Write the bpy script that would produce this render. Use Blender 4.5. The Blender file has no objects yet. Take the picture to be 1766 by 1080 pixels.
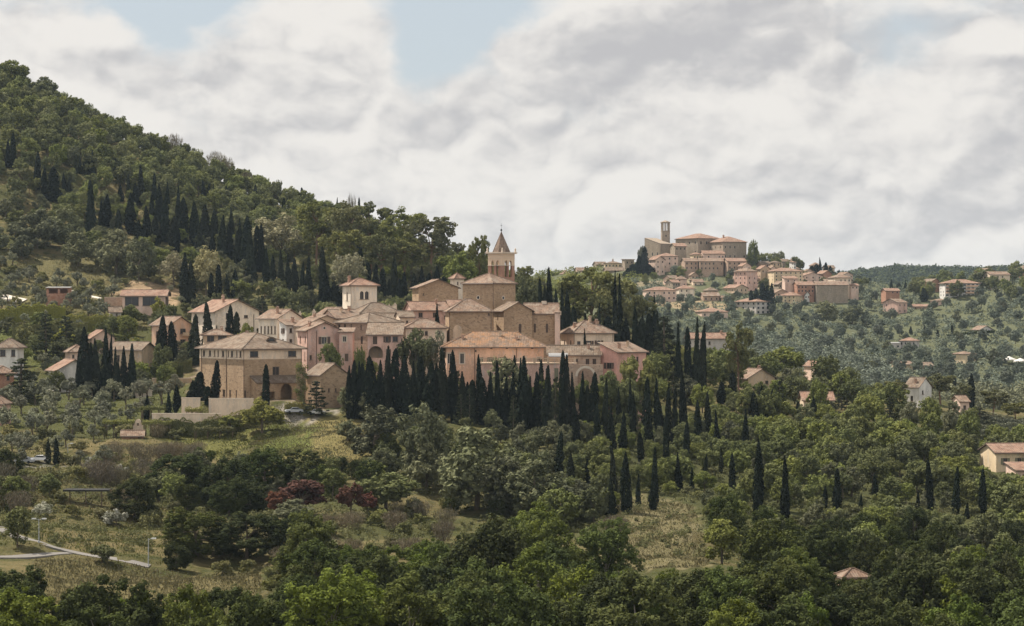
import bpy, math, random
import numpy as np
from mathutils import Vector, Matrix

random.seed(7)
RNG = np.random.default_rng(11)
scene = bpy.context.scene
COL = scene.collection
K = 1.0 / 4154.0          # radians-ish per pixel of the photograph (telephoto)
H0 = 120.0                # eye height of the photographer above datum
R = math.radians

# ------------------------------------------------------------------ nodes
class NT:
    def __init__(s, tree):
        s.t = tree; s.n = tree.nodes; s.l = tree.links
    def add(s, typ, **kw):
        n = s.n.new(typ)
        for a, b in kw.items():
            setattr(n, a, b)
        return n
    def put(s, sock, v):
        if hasattr(v, 'is_output') or isinstance(v, bpy.types.NodeSocket):
            s.l.new(v, sock)
        elif v is not None:
            try:
                sock.default_value = v
            except Exception:
                sock.default_value = (*v, 1.0)
    def math(s, op, a, b=None, c=None, clamp=False):
        n = s.add('ShaderNodeMath', operation=op); n.use_clamp = clamp
        for i, v in enumerate((a, b, c)):
            if v is not None: s.put(n.inputs[i], v)
        return n.outputs[0]
    def vmath(s, op, a, b=None):
        n = s.add('ShaderNodeVectorMath', operation=op)
        s.put(n.inputs[0], a)
        if b is not None:
            if op == 'SCALE': s.put(n.inputs['Scale'], b)
            else: s.put(n.inputs[1], b)
        return n.outputs[0]
    def noise(s, vec, scale, detail=4, rough=0.55, dist=0.0, dim='3D'):
        n = s.add('ShaderNodeTexNoise'); n.noise_dimensions = dim
        s.put(n.inputs['Vector'], vec); n.inputs['Scale'].default_value = scale
        n.inputs['Detail'].default_value = detail; n.inputs['Roughness'].default_value = rough
        n.inputs['Distortion'].default_value = dist
        return n.outputs[0]
    def ramp(s, fac, lo, hi):
        n = s.add('ShaderNodeMapRange'); n.interpolation_type = 'SMOOTHSTEP'
        s.put(n.inputs[0], fac); n.inputs[1].default_value = lo; n.inputs[2].default_value = hi
        return n.outputs[0]
    def mix(s, f, a, b, blend='MIX'):
        n = s.add('ShaderNodeMix', data_type='RGBA', blend_type=blend)
        s.put(n.inputs[0], f); s.put(n.inputs[6], c4(a)); s.put(n.inputs[7], c4(b))
        return n.outputs[2]

def c4(v):
    if isinstance(v, (tuple, list)) and len(v) == 3: return (*v, 1.0)
    return v

def base_mat(name):
    m = bpy.data.materials.new(name); m.use_nodes = True
    m.node_tree.nodes.clear(); t = NT(m.node_tree)
    out = t.add('ShaderNodeOutputMaterial')
    return m, t, out

def finish(m, t, out, col, rough=0.9, spec=0.2, bump=None, bstr=0.3, bdist=0.05, metallic=0.0):
    p = t.add('ShaderNodeBsdfPrincipled')
    t.put(p.inputs['Base Color'], c4(col)); t.put(p.inputs['Roughness'], rough)
    p.inputs['Specular IOR Level'].default_value = spec
    p.inputs['Metallic'].default_value = metallic
    if bump is not None:
        b = t.add('ShaderNodeBump'); b.inputs['Strength'].default_value = bstr
        b.inputs['Distance'].default_value = bdist
        t.l.new(bump, b.inputs['Height']); t.l.new(b.outputs[0], p.inputs['Normal'])
    t.l.new(p.outputs[0], out.inputs[0])
    return m

def mul(c, f): return tuple(max(0.0, min(1.0, x * f)) for x in c)

def plaster(name, c, stain=0.68, rough=0.92):
    m, t, out = base_mat(name)
    o = t.add('ShaderNodeTexCoord').outputs['Object']
    st = t.vmath('MULTIPLY', o, (1.0, 1.0, 0.35))
    n1 = t.noise(st, 0.45, 6, 0.65); n2 = t.noise(o, 2.6, 4, 0.6)
    col = t.mix(t.ramp(n1, 0.38, 0.68), c, mul(c, stain))
    col = t.mix(t.ramp(n2, 0.5, 0.75), col, mul(c, 1.1))
    grey = (sum(c) / 3 * .8,) * 3
    col = t.mix(t.math('MULTIPLY', t.ramp(t.noise(st, 1.1, 5, .7), .5, .72), .55), col, grey)
    return finish(m, t, out, col, rough, 0.15, n2, 0.25)

def stone(name, c, c2, c3):
    m, t, out = base_mat(name)
    o = t.add('ShaderNodeTexCoord').outputs['Object']
    st = t.vmath('MULTIPLY', o, (1.0, 1.0, 1.7))
    v = t.add('ShaderNodeTexVoronoi'); v.inputs['Scale'].default_value = 1.9
    t.put(v.inputs['Vector'], st)
    sx = t.add('ShaderNodeSeparateColor'); t.l.new(v.outputs['Color'], sx.inputs[0])
    col = t.mix(t.ramp(sx.outputs[0], .1, .9), c, c2)
    col = t.mix(t.math('MULTIPLY', t.ramp(sx.outputs[1], .8, .95), .7), col, c3)
    n1 = t.noise(t.vmath('MULTIPLY', o, (1., 1., .5)), 0.22, 6, 0.7)
    col = t.mix(t.math('MULTIPLY', t.ramp(n1, .42, .7), .55), col, mul(c, .62))
    n2 = t.noise(o, 5.0, 3, .6)
    col = t.mix(t.math('MULTIPLY', t.ramp(n2, .5, .8), .35), col, mul(c2, 1.3))
    return finish(m, t, out, col, .95, .1, n2, .6, .1)

def tiles(name, c, c2, lichen, amt=.5):
    m, t, out = base_mat(name)
    tc = t.add('ShaderNodeTexCoord'); uv = tc.outputs['UV']; o = tc.outputs['Object']
    sep = t.add('ShaderNodeSeparateXYZ'); t.l.new(uv, sep.inputs[0])
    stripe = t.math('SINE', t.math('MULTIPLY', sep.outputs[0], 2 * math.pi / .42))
    # each tile its own tint
    cell = t.add('ShaderNodeTexWhiteNoise'); cell.noise_dimensions = '2D'
    fl = t.vmath('FLOOR', t.vmath('MULTIPLY', uv, (1 / .42, 1 / .55, 1)))
    t.l.new(fl, cell.inputs['Vector'])
    col = t.mix(cell.outputs['Value'], c, c2)
    cel2 = t.add('ShaderNodeTexWhiteNoise'); cel2.noise_dimensions = '2D'
    t.l.new(t.vmath('FLOOR', t.vmath('MULTIPLY', uv, (1 / .84, 1 / 1.1, 1))), cel2.inputs['Vector'])
    col = t.mix(t.math('MULTIPLY', t.ramp(cel2.outputs['Value'], .45, .95), .6), col, mul(c2, .55))
    col = t.mix(t.math('MULTIPLY', t.ramp(cel2.outputs['Value'], .3, .0), .5), col, mul(lichen, 1.1))
    n1 = t.noise(o, .35, 6, .7, .4); n2 = t.noise(o, 1.7, 5, .7)
    col = t.mix(t.math('MULTIPLY', t.ramp(n1, .46, .62), amt), col, lichen)
    col = t.mix(t.math('MULTIPLY', t.ramp(n2, .5, .66), .65), col, mul(c, .42))
    col = t.mix(t.math('MULTIPLY', t.ramp(t.noise(o, 3.1, 3, .6), .56, .7), .6), col, mul(lichen, 1.25))
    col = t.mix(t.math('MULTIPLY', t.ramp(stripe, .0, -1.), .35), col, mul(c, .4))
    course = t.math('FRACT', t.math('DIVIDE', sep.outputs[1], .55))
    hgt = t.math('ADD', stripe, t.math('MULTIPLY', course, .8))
    return finish(m, t, out, col, .9, .15, hgt, .5, .08)

def plain(name, c, rough=.8, spec=.2, var=.25, scale=3.0, metallic=0.0):
    m, t, out = base_mat(name)
    o = t.add('ShaderNodeTexCoord').outputs['Object']
    n = t.noise(o, scale, 4, .6)
    return finish(m, t, out, t.mix(n, mul(c, 1 - var), mul(c, 1 + var)), rough, spec, metallic=metallic)

def leaf_mat(name, ca, cb, trans=.25, cc=None, hue=.03):
    """foliage: own tint per clump of leaves (attribute) and per tree"""
    m, t, out = base_mat(name)
    at = t.add('ShaderNodeAttribute'); at.attribute_name = 'tint'
    oi = t.add('ShaderNodeObjectInfo')
    col = t.mix(at.outputs['Fac'], ca, cb)
    if cc: col = t.mix(t.ramp(oi.outputs['Random'], .55, 1.), col, t.mix(at.outputs['Fac'], cc, mul(cc, 1.7)))
    h = t.add('ShaderNodeHueSaturation')
    r2 = t.math('FRACT', t.math('MULTIPLY', oi.outputs['Random'], 17.31))
    t.put(h.inputs['Hue'], t.math('ADD', .5 - hue / 2, t.math('MULTIPLY', oi.outputs['Random'], hue)))
    t.put(h.inputs['Value'], t.math('ADD', .78, t.math('MULTIPLY', r2, .42)))
    t.put(h.inputs['Saturation'], t.math('ADD', .8, t.math('MULTIPLY', r2, .25)))
    t.put(h.inputs['Color'], col)
    d = t.add('ShaderNodeBsdfDiffuse'); t.l.new(h.outputs[0], d.inputs[0])
    tr = t.add('ShaderNodeBsdfTranslucent'); t.l.new(h.outputs[0], tr.inputs[0])
    mx = t.add('ShaderNodeMixShader'); mx.inputs[0].default_value = trans
    t.l.new(d.outputs[0], mx.inputs[1]); t.l.new(tr.outputs[0], mx.inputs[2])
    t.l.new(mx.outputs[0], out.inputs[0])
    return m

# ------------------------------------------------------------------ mesh helpers
class MB:
    """collects faces and links them as ONE mesh object"""
    def __init__(s): s.v = []; s.f = []; s.m = []; s.uv = []
    def face(s, pts, mi=0, uv=None):
        b = len(s.v); s.v += [tuple(p) for p in pts]
        s.f.append(tuple(range(b, b + len(pts)))); s.m.append(mi); s.uv.append(uv)
    def box(s, x0, x1, y0, y1, z0, z1, mi=0):
        p = [(x0,y0,z0),(x1,y0,z0),(x1,y1,z0),(x0,y1,z0),(x0,y0,z1),(x1,y0,z1),(x1,y1,z1),(x0,y1,z1)]
        for q in ((0,3,2,1),(4,5,6,7),(0,1,5,4),(1,2,6,5),(2,3,7,6),(3,0,4,7)):
            s.face([p[i] for i in q], mi)
    def obox(s, c, ax, ay, az, mi=0):
        """box with centre c and half-axis vectors"""
        c, ax, ay, az = map(Vector, (c, ax, ay, az))
        p = [c-ax-ay-az, c+ax-ay-az, c+ax+ay-az, c-ax+ay-az, c-ax-ay+az, c+ax-ay+az, c+ax+ay+az, c-ax+ay+az]
        for q in ((0,3,2,1),(4,5,6,7),(0,1,5,4),(1,2,6,5),(2,3,7,6),(3,0,4,7)):
            s.face([p[i] for i in q], mi)
    def tube(s, pts, rad, n=7, mi=0, cap=True):
        pts = [Vector(p) for p in pts]; rings = []
        for i, p in enumerate(pts):
            d = (pts[min(i+1, len(pts)-1)] - pts[max(i-1, 0)]).normalized()
            a = d.orthogonal().normalized(); b = d.cross(a)
            r = rad[i] if isinstance(rad, (list, tuple)) else rad
            rings.append([p + (a*math.cos(2*math.pi*j/n) + b*math.sin(2*math.pi*j/n))*r for j in range(n)])
        for i in range(len(rings)-1):
            for j in range(n):
                k = (j+1) % n
                s.face([rings[i][j], rings[i][k], rings[i+1][k], rings[i+1][j]], mi)
        if cap:
            s.face(list(reversed(rings[0])), mi); s.face(rings[-1], mi)
    def lathe(s, prof, c=(0,0,0), n=12, mi=0):
        for i in range(len(prof)-1):
            (r0,z0),(r1,z1) = prof[i], prof[i+1]
            for j in range(n):
                a, b = 2*math.pi*j/n, 2*math.pi*(j+1)/n
                P = lambda r,z,t: (c[0]+r*math.cos(t), c[1]+r*math.sin(t), c[2]+z)
                if r0 < 1e-6: s.face([P(0,z0,a), P(r1,z1,b), P(r1,z1,a)][::-1], mi)
                elif r1 < 1e-6: s.face([P(r0,z0,a), P(r0,z0,b), P(0,z1,a)], mi)
                else: s.face([P(r0,z0,a), P(r0,z0,b), P(r1,z1,b), P(r1,z1,a)], mi)
    def mesh(s, name, mats):
        me = bpy.data.meshes.new(name)
        me.from_pydata(s.v, [], s.f)
        for m in (mats if isinstance(mats, (list, tuple)) else [mats]): me.materials.append(m)
        me.polygons.foreach_set('material_index', s.m)
        if any(u is not None for u in s.uv):
            ul = me.uv_layers.new(name='UVMap'); flat = []
            for f, u in zip(s.f, s.uv):
                flat += [c for p in (u if u is not None else [(0, 0)]*len(f)) for c in p]
            ul.data.foreach_set('uv', flat)
        me.update()
        return me
    def build(s, name, mats, parent=None):
        return link(name, s.mesh(name, mats), parent)

def link(name, data, parent=None):
    o = bpy.data.objects.new(name, data); COL.objects.link(o)
    if parent is not None: o.parent = parent
    return o

LABELS = {}
def tag(o, label, cat, group=None, kind=None):
    if label: o['label'] = label
    if cat: o['category'] = cat
    if group: o['group'] = group
    if kind: o['kind'] = kind
    return o

def thing(name, label, cat, loc, rz=0.0, group=None):
    o = link(name, None); o.location = loc; o.rotation_euler = (0, 0, rz); o.empty_display_size = .5
    return tag(o, label, cat, group)

# ------------------------------------------------------------------ terrain
PXC = [-300, 0, 200, 400, 600, 800, 950, 1100, 1250, 1400, 1550, 1766, 2100]
ROWS = [
 (250, [1200,1205,1215,1225,1230,1230,1230,1230,1230,1230,1230,1240,1250]),
 (300, [1080,1080,1090,1105,1120,1130,1125,1115,1110,1120,1130,1140,1150]),
 (340, [1000,1000,1005,1020,1045,1055,1045,1030,1025,1040,1060,1070,1080]),
 (370, [955,955,975,985,1000,1010,1000,985,975,990,1010,1020,1040]),
 (400, [915,912,935,945,950,960,960,945,935,955,970,980,990]),
 (440, [865,865,885,890,890,905,905,895,890,905,920,930,940]),
 (480, [820,825,840,845,840,850,850,850,850,865,875,880,890]),
 (520, [780,785,800,795,775,780,790,800,810,825,830,835,845]),
 (560, [745,750,760,740,722,725,740,755,770,785,792,795,805]),
 (600, [715,718,720,698,680,675,690,712,735,750,757,762,770]),
 (640, [685,690,690,665,640,635,655,672,700,716,728,738,748]),
 (680, [655,660,655,640,615,605,630,650,676,694,710,728,740]),
 (720, [620,628,622,610,590,580,605,628,655,678,700,722,738]),
 (770, [575,582,578,570,555,550,575,603,634,666,694,719,735]),
 (820, [510,520,520,525,520,520,545,585,622,660,692,718,735]),
 (880, [400,430,455,485,490,495,525,580,620,660,694,719,735]),
 (950, [290,320,390,435,455,470,525,588,630,668,700,722,735]),
 (1020, [190,205,290,375,430,460,535,600,640,678,700,712,715]),
 (1080,[120,140,240,325,400,452,545,605,640,665,683,692,690]),
 (1130,[105,140,245,325,402,460,550,605,632,650,668,675,670]),
 (1200,[150,200,300,370,430,480,550,600,620,635,650,655,645]),
 (1300,[250,300,370,430,470,500,545,578,597,612,622,622,610]),
 (1400,[350,380,430,470,500,510,532,552,570,585,593,585,570]),
 (1500,[420,440,470,490,505,510,518,528,540,553,555,530,515]),
 (1600,[460,470,485,497,500,503,503,500,500,514,518,487,475]),
 (1680,[480,485,490,495,496,496,490,472,462,485,506,475,462]),
 (1740,[490,490,490,493,492,486,472,448,436,466,500,472,460]),
 (1800,[495,495,495,495,493,489,478,456,446,478,505,478,465]),
 (1950,[515,515,515,515,515,512,510,510,510,525,535,510,500]),
 (2300,[535]*13),
 (3200,[522]*13),
 (4000,[505,505,500,498,495,492,490,490,488,486,476,452,430]),
 (4600,[512]*13),
 (6000,[525]*13)]
NEAR = [(-60, 6), (-10, 1.0), (0, -1.7), (6, -2.5), (30, -12), (80, -26), (150, -37), (200, -39.5)]
YEFF = 150.0
def yeff(y): return np.maximum(y, YEFF)
GP = np.arange(-800, 2601, 12.0)
GY = np.concatenate([np.arange(-60, 200, 10.), np.arange(200, 1200, 3.5), np.arange(1200, 2000, 7.), np.arange(2000, 6001, 60.)])
PADS = [(312, 522, 567, 612, (540-692)*K*575, 3.5)]
def _terrain():
    ys = [a for a, _ in NEAR] + [a for a, _ in ROWS]
    Z = []
    for a, z in NEAR: Z.append([z] * 13)
    for a, p in ROWS: Z.append([(540 - q) * K * a for q in p])
    Z = np.array(Z); out = np.empty((len(GY), len(GP)))
    cols = np.array([np.interp(GY, ys, Z[:, j]) for j in range(13)]).T
    for i in range(len(GY)): out[i] = np.interp(GP, PXC, cols[i])
    def blur(a, sig, ax):
        n = int(3 * sig); k = np.exp(-.5 * (np.arange(-n, n + 1) / sig) ** 2); k /= k.sum()
        pad = [(0, 0), (0, 0)]; pad[ax] = (n, n); b = np.pad(a, pad, mode='edge')
        return np.apply_along_axis(lambda v: np.convolve(v, k, 'valid'), ax, b)
    out = blur(blur(out, 5, 1), 3, 0)
    # rolling bumps, larger far away
    X = (GP[None, :] - 883) * K * yeff(GY)[:, None]; Y = GY[:, None] + 0 * X
    b = np.zeros_like(out); r = np.random.default_rng(5)
    for wl, am in ((60, .8), (34, .55), (17, .35), (9, .2)):
        for q in range(5):
            th = r.uniform(0, math.pi); ph = r.uniform(0, 6.28)
            b += am / 2.2 * np.sin((X * math.cos(th) + Y * math.sin(th)) * 2 * math.pi / (wl * r.uniform(.8, 1.25)) + ph)
    for wl, am in ((500, 14), (260, 8), (120, 4)):
        for q in range(4):
            th = r.uniform(0, math.pi); ph = r.uniform(0, 6.28)
            b += am / 2 * np.sin((X * math.cos(th) + Y * math.sin(th)) * 2 * math.pi / (wl * r.uniform(.8, 1.2)) + ph) * np.clip((Y - 2300) / 1500, 0, .4)
    out += b * np.clip((Y - 120) / 150, 0, 1)
    # made terraces
    for a0, a1, y0, y1, zt, soft in PADS:
        fx = np.clip(np.minimum((GP-a0)/14, (a1-GP)/14)+.5, 0, 1); fy = np.clip(np.minimum((GY-y0)/soft, (y1-GY)/10)+.5, 0, 1)
        f = fy[:, None]*fx[None, :]; out = out*(1-f)+zt*f
    return out + H0
GZ = _terrain()
def pxs(x, y): return 883 + x / (K * max(y, YEFF))
def gz(x, y):
    p = pxs(x, y)
    fi = np.interp(y, GY, np.arange(len(GY))); fj = np.interp(p, GP, np.arange(len(GP)))
    i = min(int(fi), len(GY) - 2); j = min(int(fj), len(GP) - 2); a = fi - i; b = fj - j
    return float((GZ[i, j]*(1-b) + GZ[i, j+1]*b)*(1-a) + (GZ[i+1, j]*(1-b) + GZ[i+1, j+1]*b)*a)
def wx(px, Y): return (px - 883) * K * Y
def wz(py, Y): return H0 + (540 - py) * K * Y
def gpy(px, Y): return 540 - (gz(wx(px, Y), Y) - H0) / (K * Y)
def hit(px, py, y0=230., y1=1900.):
    """depth at which a line of sight meets the ground"""
    best, by = 1e9, y0
    for Y in np.arange(y0, y1, 4.0):
        g = gpy(px, Y)
        if g <= py: return float(Y)
        if g < best: best, by = g, float(Y)
    return by
def lay(px, py, y0=230.):
    Y = hit(px, py, y0); x = wx(px, Y); return Vector((x, Y, gz(x, Y)))
HAZE, SUN_E, EXPO, SKY_BACK, SKY_UP = .00003, 5.0, 0.6, .75, -.5
# ------------------------------------------------------------------ materials
M = {}
M['stone'] = stone('rubble_stone', (.34,.235,.15), (.41,.295,.195), (.20,.145,.10))
M['stone_grey'] = stone('grey_stone', (.30,.24,.185), (.37,.30,.23), (.19,.16,.13))
M['stone_pink'] = stone('pinkish_stone', (.42,.29,.215), (.48,.35,.26), (.27,.20,.15))
M['cream'] = plaster('cream_plaster', (.72,.57,.43))
M['ivory'] = plaster('ivory_plaster', (.76,.65,.52))
M['white'] = plaster('white_plaster', (.70,.66,.61))
M['peach'] = plaster('peach_plaster', (.74,.48,.335))
M['pink'] = plaster('pink_plaster', (.62,.405,.325))
M['coral'] = plaster('coral_plaster', (.63,.345,.275))
M['palepink'] = plaster('pale_pink_plaster', (.69,.50,.40))
M['sand'] = plaster('sand_plaster', (.58,.43,.30))
M['yellow'] = plaster('ochre_plaster', (.68,.53,.35))
M['brick'] = stone('brick_wall', (.36,.19,.13), (.42,.24,.165), (.25,.14,.10))
M['greywall'] = plaster('grey_plaster', (.50,.45,.41))
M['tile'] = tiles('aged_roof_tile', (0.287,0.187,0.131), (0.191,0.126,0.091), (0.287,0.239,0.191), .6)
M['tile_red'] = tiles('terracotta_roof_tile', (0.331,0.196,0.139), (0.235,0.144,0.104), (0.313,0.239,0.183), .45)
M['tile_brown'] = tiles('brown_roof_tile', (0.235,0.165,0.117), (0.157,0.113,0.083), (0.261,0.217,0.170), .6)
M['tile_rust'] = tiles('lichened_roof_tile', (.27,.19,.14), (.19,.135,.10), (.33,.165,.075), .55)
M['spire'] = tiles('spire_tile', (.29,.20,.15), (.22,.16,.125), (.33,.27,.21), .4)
M['glass'] = plain('dark_window_glass', (.018,.018,.02), .25, .5, .3, 1.0)
M['frame'] = plain('painted_window_frame', (.17,.125,.095), .7)
M['shutter'] = plain('brown_shutter', (.10,.07,.055), .8)
M['shutter_green'] = plain('grey_green_shutter', (.20,.19,.13), .8)
M['iron'] = plain('dark_iron', (.035,.032,.03), .6, .4)
M['copper'] = plain('brown_copper_pipe', (.11,.07,.05), .6, .4)
M['trim'] = plain('pale_stone_trim', (.60,.50,.40), .85)
M['brick_plain'] = plain('chimney_brick', (.40,.25,.18), .9)
M['wood'] = plain('weathered_wood', (.13,.095,.07), .85)
M['metal_roof'] = plain('sheet_metal_roof', (.24,.235,.23), .6, .3)
M['dark_roof'] = plain('dark_sheet_roof', (.028,.027,.026), .8)
M['white_paint'] = plain('white_paint', (.75,.74,.72), .4, .5, .06)
M['car_grey'] = plain('silver_car_paint', (.42,.43,.45), .35, .5, .06)
M['car_dark'] = plain('dark_car_paint', (.06,.065,.075), .35, .5, .06)
M['rubber'] = plain('tyre_rubber', (.02,.02,.02), .9)
M['asphalt'] = plain('pale_asphalt', (.19,.175,.16), .95, .1, .18, .35)
M['gravel'] = plain('white_gravel', (.55,.49,.42), .95, .1, .25, .6)
M['lamp_glass'] = plain('lamp_glass', (.7,.7,.68), .3, .5, .05)

# ------------------------------------------------------------------ architecture
def wall_face(mb, P0, U, W, H, N, holes, depth=.2, mi=0):
    P0, U, N = Vector(P0), Vector(U), Vector(N); up = Vector((0, 0, 1))
    P = lambda x, z, q=0.: P0 + U*x + up*z - N*q
    xs = sorted({0., W} | {v for h in holes for v in h[:2]}); zs = sorted({0., H} | {v for h in holes for v in h[2:4]})
    for i in range(len(xs)-1):
        for j in range(len(zs)-1):
            cx, cz = (xs[i]+xs[i+1])/2, (zs[j]+zs[j+1])/2
            if any(h[0] < cx < h[1] and h[2] < cz < h[3] for h in holes): continue
            mb.face([P(xs[i],zs[j]), P(xs[i+1],zs[j]), P(xs[i+1],zs[j+1]), P(xs[i],zs[j+1])], mi)
    for h in holes:
        x0, x1, z0, z1, arch = h
        ring = [(x0, z0), (x1, z0)]
        if arch:
            xm = (x0+x1)/2; r = (x1-x0)/2; rz = r if arch == 'round' else r*1.6
            n = 8; arc = []
            for q in range(n+1):
                t = math.pi*q/n
                if arch == 'round': ax, az = xm + r*math.cos(t), z1-rz+rz*math.sin(t)
                else:
                    s = q/n; ax = x1-(x1-x0)*s; e = abs(ax-xm)/r; az = z1-rz+rz*math.sqrt(max(0, 1-e**1.6))
                arc.append((ax, az))
            for q in range(n):
                a, b = arc[q], arc[q+1]; c = (x1, z1) if q < n/2 else (x0, z1)
                mb.face([P(*a), P(*c), P(*b)], mi)
            mb.face([P(x1,z1), P(x0,z1), P(xm,z1)], mi)
            ring += arc
        else: ring += [(x1, z1), (x0, z1)]
        for q in range(len(ring)):
            a, b = ring[q], ring[(q+1) % len(ring)]
            if a == b: continue
            mb.face([P(*a), P(*a, depth), P(*b, depth), P(*b)], mi)

def roof_mb(w, d, typ, rise, o=.5, th=.2, caps=True):
    mb = MB(); W, D = w/2+o, d/2+o; polys = []; ridges = []
    if typ == 'hip':
        m = min(w, d); s = rise/(m/2); z0 = -o*s
        c = [(-W,-D,z0),(W,-D,z0),(W,D,z0),(-W,D,z0)]
        if w >= d: r1, r2 = (-(w-d)/2,0,rise), ((w-d)/2,0,rise)
        else: r1, r2 = (0,-(d-w)/2,rise), (0,(d-w)/2,rise)
        if abs(w-d) < .05:
            polys = [[c[0],c[1],r1],[c[1],c[2],r1],[c[2],c[3],r1],[c[3],c[0],r1]]
        elif w > d: polys = [[c[0],c[1],r2,r1],[c[1],c[2],r2],[c[2],c[3],r1,r2],[c[3],c[0],r1]]
        else: polys = [[c[0],c[1],r1],[c[1],c[2],r2,r1],[c[2],c[3],r2],[c[3],c[0],r1,r2]]
        a, b = (r1, r2)
        if w >= d: ridges = [(c[0],a),(c[3],a),(c[1],b),(c[2],b)]
        else: ridges = [(c[0],a),(c[1],a),(c[2],b),(c[3],b)]
        if abs(w-d) > .05: ridges.append((a, b))
        loop = c
    elif typ in ('gable_x', 'gable_y'):
        if typ == 'gable_x':
            z0 = -o*rise/(d/2)
            polys = [[(-W,-D,z0),(W,-D,z0),(W,0,rise),(-W,0,rise)], [(W,D,z0),(-W,D,z0),(-W,0,rise),(W,0,rise)]]
            ridges = [((-W,0,rise),(W,0,rise))]
            loop = [(-W,-D,z0),(W,-D,z0),(W,0,rise),(W,D,z0),(-W,D,z0),(-W,0,rise)]
        else:
            z0 = -o*rise/(w/2)
            polys = [[(-W,D,z0),(-W,-D,z0),(0,-D,rise),(0,D,rise)], [(W,-D,z0),(W,D,z0),(0,D,rise),(0,-D,rise)]]
            ridges = [((0,-D,rise),(0,D,rise))]
            loop = [(-W,-D,z0),(0,-D,rise),(W,-D,z0),(W,D,z0),(0,D,rise),(-W,D,z0)]
    else:
        s = rise/d; za, zb = -o*s, rise+o*s
        loop = [(-W,-D,za),(W,-D,za),(W,D,zb),(-W,D,zb)]; polys = [loop]
    up = Vector((0,0,th+.02)); dn = Vector((0,0,.02))
    for p in polys:
        q = [Vector(v) for v in p]; e = (q[1]-q[0]).normalized(); nrm = (q[1]-q[0]).cross(q[2]-q[0]).normalized()
        sl = nrm.cross(e)
        mb.face([v+up for v in q], 0, [((v-q[0]).dot(e), (v-q[0]).dot(sl)) for v in q])
        mb.face([v+dn for v in reversed(q)], 1)
    for i in range(len(loop)):
        a, b = Vector(loop[i]), Vector(loop[(i+1) % len(loop)])
        mb.face([a+dn, b+dn, b+up, a+up], 1)
    if caps:
        for a, b in ridges: mb.tube([Vector(a)+up, Vector(b)+up], .15, 6, 0, True)
    return mb

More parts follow.
